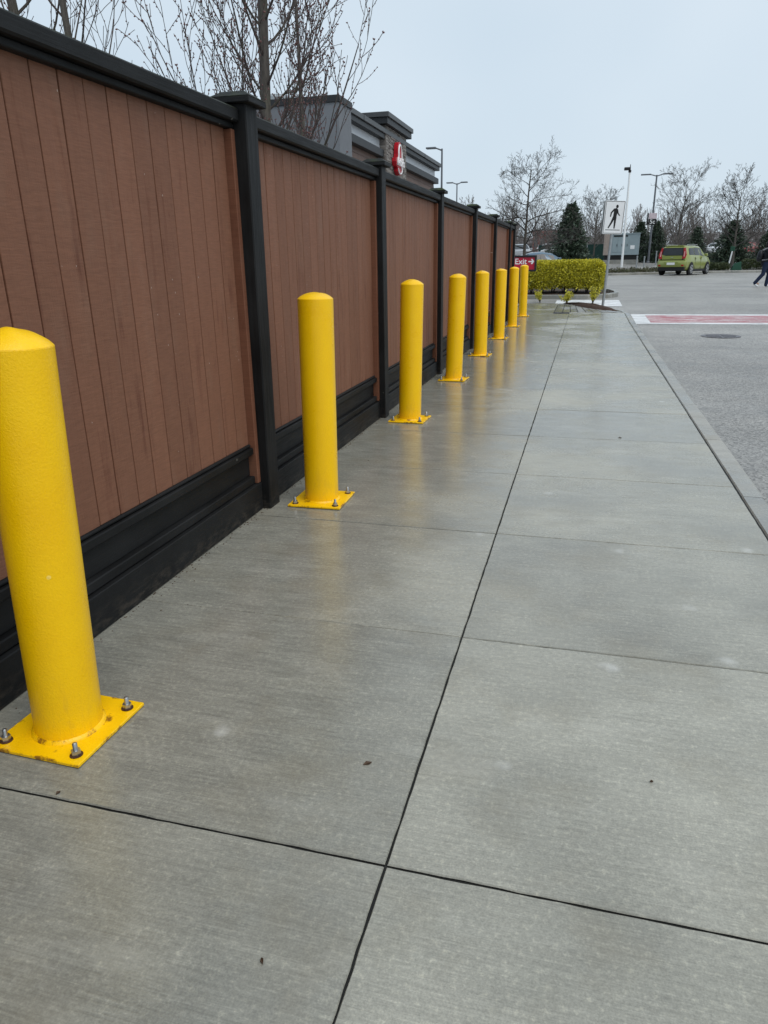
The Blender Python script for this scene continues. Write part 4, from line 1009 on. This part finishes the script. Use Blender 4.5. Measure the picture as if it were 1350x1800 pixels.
def car(name, loc, head, stations, mat, label, cat='car', detail=True, wb=(-1.27,1.30), group=None):
    t = thing(name, loc, label, cat, group, head); N = 10
    def sec(i):
        x, zb, ze, zr, wm, wbelt, wr = stations[i]
        half = [(0, zb), (wm-.12, zb), (wm-.03, zb+.09), (wm, .50 if zb < .4 else zb+.16), (wm, .72 if ze > .75 else ze-.05), (wbelt, ze), (wbelt-.015, ze+.02), (wr+.02, max(zr-.07, ze+.025)), (wr-.10, max(zr-.005, ze+.03)), (0, max(zr+.015, ze+.035))]
        return [(x, y, z) for y, z in half]
    def rearx(p):
        x, y, z = p
        if x < -1.2 and stations is HATCH: x += max(0, z-.95)*.20*min(1, (-1.2-x)/.7)
        return (x, y, z)
    secs = [[rearx(q) for q in sec(i)] for i in range(len(stations))]
    mb = MB()
    for s_ in secs:
        mb.v += s_+[(x, -y, z) for x, y, z in reversed(s_[1:-1])]
    R_ = 2*N-2
    for i in range(len(secs)-1):
        for k in range(R_): mb.f.append((i*R_+k, (i+1)*R_+k, (i+1)*R_+(k+1) % R_, i*R_+(k+1) % R_))
    for base, fl in ((0, False), ((len(secs)-1)*R_, True)):
        for k in range(N-1):
            a, b_, c, d_ = base+k, base+k+1, base+(R_-k-1) % R_ if k+1 < N-1 else base+k+1, base+(R_-k) % R_
            f = [a, b_, c, d_]; f = [q for j, q in enumerate(f) if q not in f[:j]]
            if len(f) > 2: mb.f.append(tuple(f) if not fl else tuple(reversed(f)))
    body = mb.build('body', mat, t, True, local=True)
    def S_(x, v, lo=6, hi=7):
        for i in range(len(secs)-1):
            xa, xb = stations[i][0], stations[i+1][0]
            if xa <= x <= xb:
                q = (x-xa)/(xb-xa); A = Vector(secs[i][lo]).lerp(Vector(secs[i+1][lo]), q); B_ = Vector(secs[i][hi]).lerp(Vector(secs[i+1][hi]), q)
                return A.lerp(B_, v)
    def patch(nm, xa, xb, va, vb, side, mat_, off=.008, lo=6, hi=7, par=t, sl=0.):
        m_ = MB(); n = 6
        for i in range(n+1):
            for v in (va, vb):
                x = xa+(xb-xa)*i/n+(sl*(v-va) if i == n else 0); p = S_(x, v, lo, hi); m_.v.append((p.x, side*(p.y+off), p.z+off*.3))
        for i in range(n): m_.f.append((2*i, 2*i+2, 2*i+3, 2*i+1) if side < 0 else (2*i, 2*i+1, 2*i+3, 2*i+2))
        return m_.build(nm, mat_, par, True, local=True)
    if stations is HATCH: wins = ((-1.55,-.82,.12,.86), (-.76,.02,.10,.90), (.08,.78,.08,.92))
    else: wins = ((-1.15,-.55,.15,.85), (-.50,.12,.1,.9), (.17,.80,.1,.9))
    for sd_ in (-1, 1):
        for (xa, xb, va, vb) in wins: patch('side_window', xa, xb, va, vb, sd_, GLASS)
    # windscreen
    i0 = 4 if stations is HATCH else 5; A, B_ = secs[i0], secs[i0+1]
    def wind(A, B_, nm, q0, q1, fwd):
        m_ = MB(); 
        for q in (q0, q1):
            for s2 in (1, -1):
                p = Vector(A[8]).lerp(Vector(B_[8]), q); m_.v.append((p.x+.012*fwd, s2*(p.y+.03), p.z+.012))
            pc = Vector(A[9]).lerp(Vector(B_[9]), q); m_.v.append((pc.x+.012*fwd, 0, pc.z+.012))
        m_.f = [(0,3,5,2), (2,5,4,1)] if fwd > 0 else [(0,2,5,3), (2,1,4,5)]
        m_.build(nm, GLASS, t, local=True)
    wind(A, B_, 'windscreen', .06, .92, 1)
    if stations is not HATCH: wind(secs[3], secs[2], 'rear_window', .06, .9, -1)
    # sills, wheels
    for sd_ in (-1, 1):
        MB().box(wb[0]+.34, wb[1]-.34, min(sd_*.84, sd_*.915), max(sd_*.84, sd_*.915), .20, .33, .01).build('sill', TRIM, t, local=True)
        for xw in wb:
            MB().lathe([(.375, 0), (.375, .015), (.34, .02)], 28, mat=Matrix.Translation((xw, sd_*.893, .35)) @ Matrix.Rotation(-sd_*PI/2, 4, 'X')).build('wheel_arch', TRIM, t, local=True)
            w = link('wheel', MB().lathe([(.20,-.10),(.29,-.105),(.325,-.085),(.33,0),(.325,.085),(.29,.105),(.22,.10)], 28, mat=Matrix.Rotation(-sd_*PI/2, 4, 'X')).mesh('wheel', TYRE, True), t, (xw, sd_*.835, .33))
            rm = MB(); RM = Matrix.Rotation(-sd_*PI/2, 4, 'X')
            rm.lathe([(.225,.085),(.23,.108),(.205,.112),(.20,.09)], 24, mat=RM); rm.lathe([(.055,.085),(.055,.115),(.03,.12)], 12, mat=RM)
            if detail:
                for k in range(5):
                    a = 2*PI*k/5; ca, sa = math.cos(a), math.sin(a); n_ = (-sa, ca)
                    q = [(.045*ca+n_[0]*.03, .045*sa+n_[1]*.03), (.045*ca-n_[0]*.03, .045*sa-n_[1]*.03), (.21*ca-n_[0]*.045, .21*sa-n_[1]*.045), (.21*ca+n_[0]*.045, .21*sa+n_[1]*.045)]
                    rm.prism(q, .095, .111, RM)
            rm.build('rim', RIM, w, local=True)
        mr = MB().box(.62, .80, min(sd_*.90, sd_*1.06), max(sd_*.90, sd_*1.06), 1.02, 1.17, .03); mr.build('mirror', mat, t, local=True)
    if stations is HATCH:
        rx_ = lambda z: -2.03+max(0, z-.95)*.20
        def rear(nm, pts, mat_, off, par=t, th=.012):
            m_ = MB(); n = len(pts); m_.v = [(rx_(z)-off, y, z) for y, z in pts]+[(rx_(z)-off+th+.06, y*.99, z) for y, z in pts]
            m_.f = [tuple(range(n)), tuple(reversed(range(n, 2*n)))]+[(i, n+i, n+(i+1) % n, (i+1) % n) for i in range(n)]
            return m_.build(nm, mat_, par, local=True)
        sur = rear('tailgate_surround', [(-.70,.84),(.70,.84),(.66,1.16),(.585,1.50),(-.585,1.50),(-.66,1.16)], TRIM, .012)
        rear('rear_window', [(-.585,1.11),(.585,1.11),(.535,1.46),(-.535,1.46)], GLASS, .018, sur)
        rear('tailgate_panel', [(-.60,.87),(.60,.87),(.59,1.07),(-.59,1.07)], mat, .026, sur)
        for s2 in (-1, 1):
            q = [(s2*.60,.90),(s2*.80,.92),(s2*.815,1.15),(s2*.70,1.50),(s2*.60,1.48),(s2*.66,1.15)]
            tl = rear('tail_light', q if s2 < 0 else list(reversed(q)), LAMP_R, .030, th=.05)
            q = [(s2*.68,1.02),(s2*.74,1.02),(s2*.735,1.30),(s2*.68,1.30)]
            rear('lens', q if s2 < 0 else list(reversed(q)), simple('tail_lens', (.62,.30,.30,1), .15), .036, tl)
            MB().box(-2.145, -2.08, min(s2*.62, s2*.76), max(s2*.62, s2*.76), .50, .58, .01).build('reflector', LAMP_R, t, local=True)
        bp = MB(); prof = [(-2.03,.46),(-2.10,.46),(-2.13,.52),(-2.135,.62),(-2.12,.70),(-2.08,.78),(-2.03,.82)]
        for yy, inset in ((-.86,.10),(-.72,.02),(-.4,0),(.4,0),(.72,.02),(.86,.10)):
            for (x, z) in prof: bp.v.append((x+inset, yy, z))
        for i in range(5):
            for k in range(6): bp.f.append((i*7+k, i*7+k+1, (i+1)*7+k+1, (i+1)*7+k))
        bp.f += [tuple(range(7)), tuple(35+k for k in reversed(range(7)))]
        bp.build('rear_bumper', mat, t, True, local=True)
        MB().box(-2.09, -1.90, -.80, .80, .24, .455, .03).build('lower_valance', TRIM, t, local=True)
        MB().box(-2.142, -2.125, -.42, .42, .56, .72).build('plate_recess', mat, t, local=True)
        MB().box(-2.152, -2.143, -.24, .24, .575, .70, .003).build('licence_plate', MAT['white'], t, local=True)
        MB().box(-2.075, -2.055, -.07, .07, .955, .985, .004).build('badge', RIM, t, local=True)
        MB().box(-1.86, -1.60, -.56, .56, 1.585, 1.62, .012).build('roof_spoiler', mat, t, local=True)
        for s2 in (-1, 1): MB().tube([(-1.5, s2*.60, 1.625),(-1.4, s2*.60, 1.66),(.1, s2*.60, 1.66),(.2, s2*.59, 1.615)], [.016]*4, 6).build('roof_rail', RIM, t, local=True)
        for s2 in (-1, 1):
            for xh in (-.62, .22): MB().box(xh-.09, xh+.09, min(s2*.885, s2*.915), max(s2*.885, s2*.915), .90, .93, .006).build('door_handle', mat, t, local=True)
            MB().box(-.73, -.715, min(s2*.885, s2*.9035), max(s2*.885, s2*.9035), .35, .99).build('door_seam', TRIM, t, local=True)
            MB().box(.18, .195, min(s2*.885, s2*.9035), max(s2*.885, s2*.9035), .35, .99).build('door_seam', TRIM, t, local=True)
    return t
GRN = paint('lime_green_paint', (.25,.285,.065,1))
gc = car('boxy_hatchback', (5.72, 49.3, gz(49.3)), R(90-29), HATCH, GRN, 'lime green boxy hatchback seen from behind on the far side of the road'); gc.scale = (.94, 1, 1.03)
WHT = paint('white_car_paint', (.72,.73,.74,1)); BLU = paint('blue_grey_paint', (.09,.15,.21,1)); REDP = paint('dark_red_paint', (.28,.025,.03,1)); SIL = paint('silver_paint', (.34,.35,.36,1)); DRK = paint('dark_car_paint', (.03,.035,.04,1))
def pcar(x, y, head, mat, label, st=SEDAN): return car('parked_car', (x, y, fz(x, y) if y > 48 else gz(y)), R(head), st, mat, label, 'car', False, (-1.35, 1.42) if st is SEDAN else (-1.27, 1.3), 'parked cars')
pcar(-2.45, 41.5, 20, BLU, 'blue grey car with only its roof showing above the golden hedge')
pcar(13.7, 92, 75, WHT, 'white car parked beyond the hedges right of the green car')
pcar(16.9, 90, 10, REDP, 'red car roof behind the bare tree at the right')
pcar(16.2, 100, 70, SIL, 'silver car parked beside the white car in the far lot')
pcar(-5.2, 60, 100, SIL, 'silver car in the lot left of the spruce')
pcar(-3.2, 66, 95, WHT, 'pale car in the lot behind the bare tree trunk')
pcar(4.9, 72, 95, WHT, 'white car glimpsed between the dark evergreens')
pcar(11.5, 88, 80, DRK, 'dark car in the far lot left of the white car')

# ------------------------------------------------------------------ walking person
def remesh(mb, name, mat, parent, vox, smooth_it=4):
    me = mb.mesh(name, mat, True); o = link(name, me)
    m_ = o.modifiers.new('r', 'REMESH'); m_.mode = 'VOXEL'; m_.voxel_size = vox; m_.use_smooth_shade = True
    s_ = o.modifiers.new('s', 'SMOOTH'); s_.iterations = smooth_it; s_.factor = .5
    dg = bpy.context.evaluated_depsgraph_get(); m2 = bpy.data.meshes.new_from_object(o.evaluated_get(dg))
    bpy.data.objects.remove(o); m2.materials.clear(); m2.materials.append(mat)
    m2.polygons.foreach_set('use_smooth', [True]*len(m2.polygons))
    return link(name, m2, parent)
def ell(mb, c, r, n=14, M_=None):
    prof = [(math.sin(PI*k/8), -math.cos(PI*k/8)) for k in range(9)]; prof[0] = (.02, -1); prof[-1] = (.02, 1)
    T_ = Matrix.Translation(c) @ (M_ or Matrix()) @ Matrix.Diagonal((r[0], r[1], r[2], 1)); mb.lathe(prof, n, mat=T_)
def limb(mb, pts, rs_, n=10):
    mb.tube(pts, rs_, n)
    for p, r_ in zip(pts, rs_): ell(mb, p, (r_, r_, r_))
SKIN = simple('skin', (.42,.25,.18,1), .55); DEN = simple('dark_blue_denim', (.012,.022,.05,1), .85, 0, .25, 20., .4, 200.); JKT = simple('black_jacket_cloth', (.010,.012,.018,1), .7, 0, .3, 8.); SHOE = simple('white_sneaker', (.72,.73,.74,1), .5); HAIR = simple('dark_hair', (.012,.009,.008,1), .6); BAG = simple('black_bag', (.012,.013,.017,1), .5, 0, .3, 10.)
pz = gz(33.3)
pe = thing('person', (6.90, 33.3, pz), 'person in black jacket, dark jeans and white sneakers walking at the right edge', 'person')
# joints in local space, forward = +x
hip = {1: Vector((.0, .09, .92)), -1: Vector((.0, -.09, .92))}
kn = {1: Vector((.20, .09, .52)), -1: Vector((-.05, -.10, .50))}
an = {1: Vector((.16, .09, .10)), -1: Vector((-.30, -.10, .18))}
sh = {s_: Vector((.02, s_*.19, 1.40)) for s_ in (1, -1)}
el = {1: Vector((-.10, .25, 1.13)), -1: Vector((.06, -.26, 1.13))}
wr = {1: Vector((.10, .24, .93)), -1: Vector((.24, -.17, 1.00))}
b = MB(); ell(b, (0, 0, 1.02), (.12, .155, .14)); ell(b, (.0, 0, 1.22), (.105, .155, .20)); ell(b, (.01, 0, 1.36), (.10, .18, .10))
limb(b, [Vector((.01,0,1.40)), Vector((.03,0,1.52))], [.055,.05]); ell(b, (.055, 0, 1.635), (.098, .077, .12)); ell(b, (.15, 0, 1.62), (.022, .015, .025)); ell(b, (.12, 0, 1.55), (.03, .035, .03))
for s_ in (1, -1):
    limb(b, [hip[s_], kn[s_], an[s_]], [.085, .055, .038]); limb(b, [an[s_], an[s_]+Vector((.13, 0, -.055))], [.036, .03])
    limb(b, [sh[s_], el[s_], wr[s_]], [.05, .038, .028]); ell(b, (.05, s_*.078, 1.625), (.022, .012, .032))
    # hand: palm, four curled fingers, thumb
    d = (wr[s_]-el[s_]).normalized(); ph = wr[s_]+d*.05; sd2 = d.cross(Vector((0, 1, 0))).normalized()
    limb(b, [wr[s_], ph], [.028, .032])
    for k in range(4):
        o_ = ph+sd2*(.022*(k-1.5))+d*.03; l_ = (.06, .068, .064, .05)[k]
        limb(b, [o_, o_+d*l_*.5, o_+d*l_*.85+Vector((0, -s_*.02, 0))], [.0105, .0095, .0085], 6)
    limb(b, [ph+sd2*.03, ph+sd2*.055+d*.03, ph+sd2*.055+d*.055+Vector((0,-s_*.01,0))], [.012, .0105, .009], 6)
body = remesh(b, 'body', SKIN, pe, .0085, 3)
j = MB(); ell(j, (0, 0, 1.02), (.165, .20, .16)); ell(j, (.0, 0, 1.20), (.15, .205, .22)); ell(j, (.01, 0, 1.38), (.125, .215, .09)); limb(j, [Vector((0,0,.92)), Vector((0,0,1.0))], [.17,.17]); limb(j, [Vector((.01,0,1.42)), Vector((.02,0,1.49))], [.085,.075])
for s_ in (1, -1): limb(j, [sh[s_], el[s_], wr[s_]-(wr[s_]-el[s_])*.06], [.085, .068, .05])
remesh(j, 'jacket', JKT, pe, .018)
tr = MB(); ell(tr, (0, 0, .93), (.135, .175, .12))
for s_ in (1, -1): limb(tr, [hip[s_], kn[s_], an[s_]+Vector((-.005, 0, -.02))], [.108, .083, .07])
remesh(tr, 'trousers', DEN, pe, .016)
for s_, ang in ((1, 0.), (-1, .55)):
    m_ = MB(); Mr = Matrix.Translation(an[s_]) @ Matrix.Rotation(ang, 4, 'Y')
    ell(m_, Mr @ Vector((.0, 0, -.045)), (.055, .042, .05)); ell(m_, Mr @ Vector((.10, 0, -.065)), (.115, .046, .035), M_=Matrix.Rotation(ang, 4, 'Y')); ell(m_, Mr @ Vector((.06, 0, -.03)), (.05, .036, .04))
    remesh(m_, 'shoe', SHOE, pe, .011)
hr = MB(); ell(hr, (.035, 0, 1.665), (.108, .090, .105)); ell(hr, (-.01, 0, 1.58), (.075, .080, .10)); remesh(hr, 'hair', HAIR, pe, .014)
bg_ = MB(); ell(bg_, (-.24, -.02, 1.20), (.11, .16, .22)); ell(bg_, (-.27, -.02, 1.10), (.10, .15, .14)); bag = remesh(bg_, 'backpack', BAG, pe, .018)
stp = MB()
for s_ in (1, -1): stp.tube([(-.17, s_*.10, 1.40), (-.05, s_*.12, 1.475), (.08, s_*.12, 1.47), (.15, s_*.12, 1.36), (.158, s_*.13, 1.2), (.0, s_*.20, 1.05), (-.17, s_*.13, 1.03)], [.02]*7, 6)
stp.build('strap', simple('grey_strap', (.25,.25,.26,1), .6), pe, True, local=True)

# ------------------------------------------------------------------ far backdrop: bare row of trees, buildings, dim wood
FT = dict(L=6.0, r=.11, seg=[7,5,4,3], end=[.3,.3,.4,.5], wob=[.05,.14,.2,.2], trop=[.02,.10,.10,.1], n=[14,7,4], st=[.2,.2,.2], ang=[.6,.6,.6], rr=[.5,.55,.6], lr=[.45,.45,.5], shape=[.4,.3,.3], min=.016, bud=0, bs=0)
protos = []
spots = [(-14,92,1.0),(-11,100,.9),(-8.6,84,.85),(-6.4,96,.95),(-4.6,88,.75),(-2.4,102,.8),(.6,92,.75),(2.6,104,.8),(5.6,98,.8),(8.2,90,.7),(11.0,104,.9),(13.6,110,1.0),(15.5,84,.75),(18.6,96,.9),(21.5,88,.8),(9.5,78,.55),(6.6,74,.5),(13.5,76,.5),(-9.5,74,.6),(-6.6,70,.55)]
ft = []
for i, (x, y, s_) in enumerate(spots):
    if i < 3: t = tree('bare_tree', (x, y, fz(x, y)), 'far bare brownish tree in the row beyond the parking lots', FT, 80+i, 'far row of bare trees', tm='fartwig', cm='fartwig'); protos.append(t)
    else: t = copy_tree(protos[i % 3]); t.location = (x, y, fz(x, y))
    t.scale = (s_, s_, s_*1.0); t.rotation_euler.z = i*1.7
    ft.append((x/y, t))
ORD = 'first second third fourth fifth sixth seventh eighth ninth tenth eleventh twelfth thirteenth fourteenth fifteenth sixteenth seventeenth eighteenth nineteenth twentieth'.split()
for k, (_, t) in enumerate(sorted(ft, key=lambda q: q[0])): t['label'] = 'far bare brownish tree beyond the parking lots, %s from the left in its row' % ORD[k]
BR_ = simple('brick_red_wall', (.26,.06,.05,1), .8, 0, .15, 2.); PALE = simple('pale_wall', (.42,.41,.41,1), .8, 0, .06, 1.); FG = glass_mat('far_window_glass', (.05,.06,.07,1), .2)
def far_building(x0, x1, y, h, mat, label, nw):
    z = fz((x0+x1)/2, y); t = thing('far_building', ((x0+x1)/2, y+6, z), label, 'building')
    MB().box(x0, x1, y, y+12, z-.5, z+h).build('wall', mat, t); MB().box(x0-.2, x1+.2, y-.2, y+12.2, z+h+.01, z+h+.3).build('roof', mat, t)
    w = (x1-x0)/nw
    for k in range(nw): MB().box(x0+w*(k+.2), x0+w*(k+.8), y-.04, y-.002, z+h*.45, z+h*.78).build('window', FG, t)
    return t
far_building(-9.2, -4.9, 130, 4.0, BR_, 'red walled far building left of the spruce', 4)
far_building(-24, -9.6, 140, 3.2, PALE, 'pale low far building behind the bare tree at left', 8)
far_building(-2, 11, 150, 3.4, PALE, 'pale low far building behind the grey cabinet', 8)
far_building(14, 46, 135, 3.2, PALE, 'pale low far building at the right behind the parked cars', 14)
# a dim wood closing the view
rw = random.Random(99); mb = MB()
for k in range(1900):
    x = rw.uniform(-120, 150); y = rw.uniform(112, 128); h = rw.uniform(3.5, 7.0); z = fz(x, y)
    pts = [Vector((x, y, z)), Vector((x+rw.uniform(-.6,.6), y, z+h*.5)), Vector((x+rw.uniform(-1.2,1.2), y, z+h))]
    mb.tube(pts, [.07, .04, .02], 3, False)
    for q in range(6):
        s0 = pts[0].lerp(pts[2], rw.uniform(.2,.8)); mb.tube([s0, s0+Vector((rw.uniform(-1.6,1.6), rw.uniform(-1,1), rw.uniform(.4,1.8)))], [.03,.012], 3, False)
tag(mb.build('distant_wood', MAT['fartwig']), 'dim brownish bare wood along the horizon', 'wood', kind='stuff')
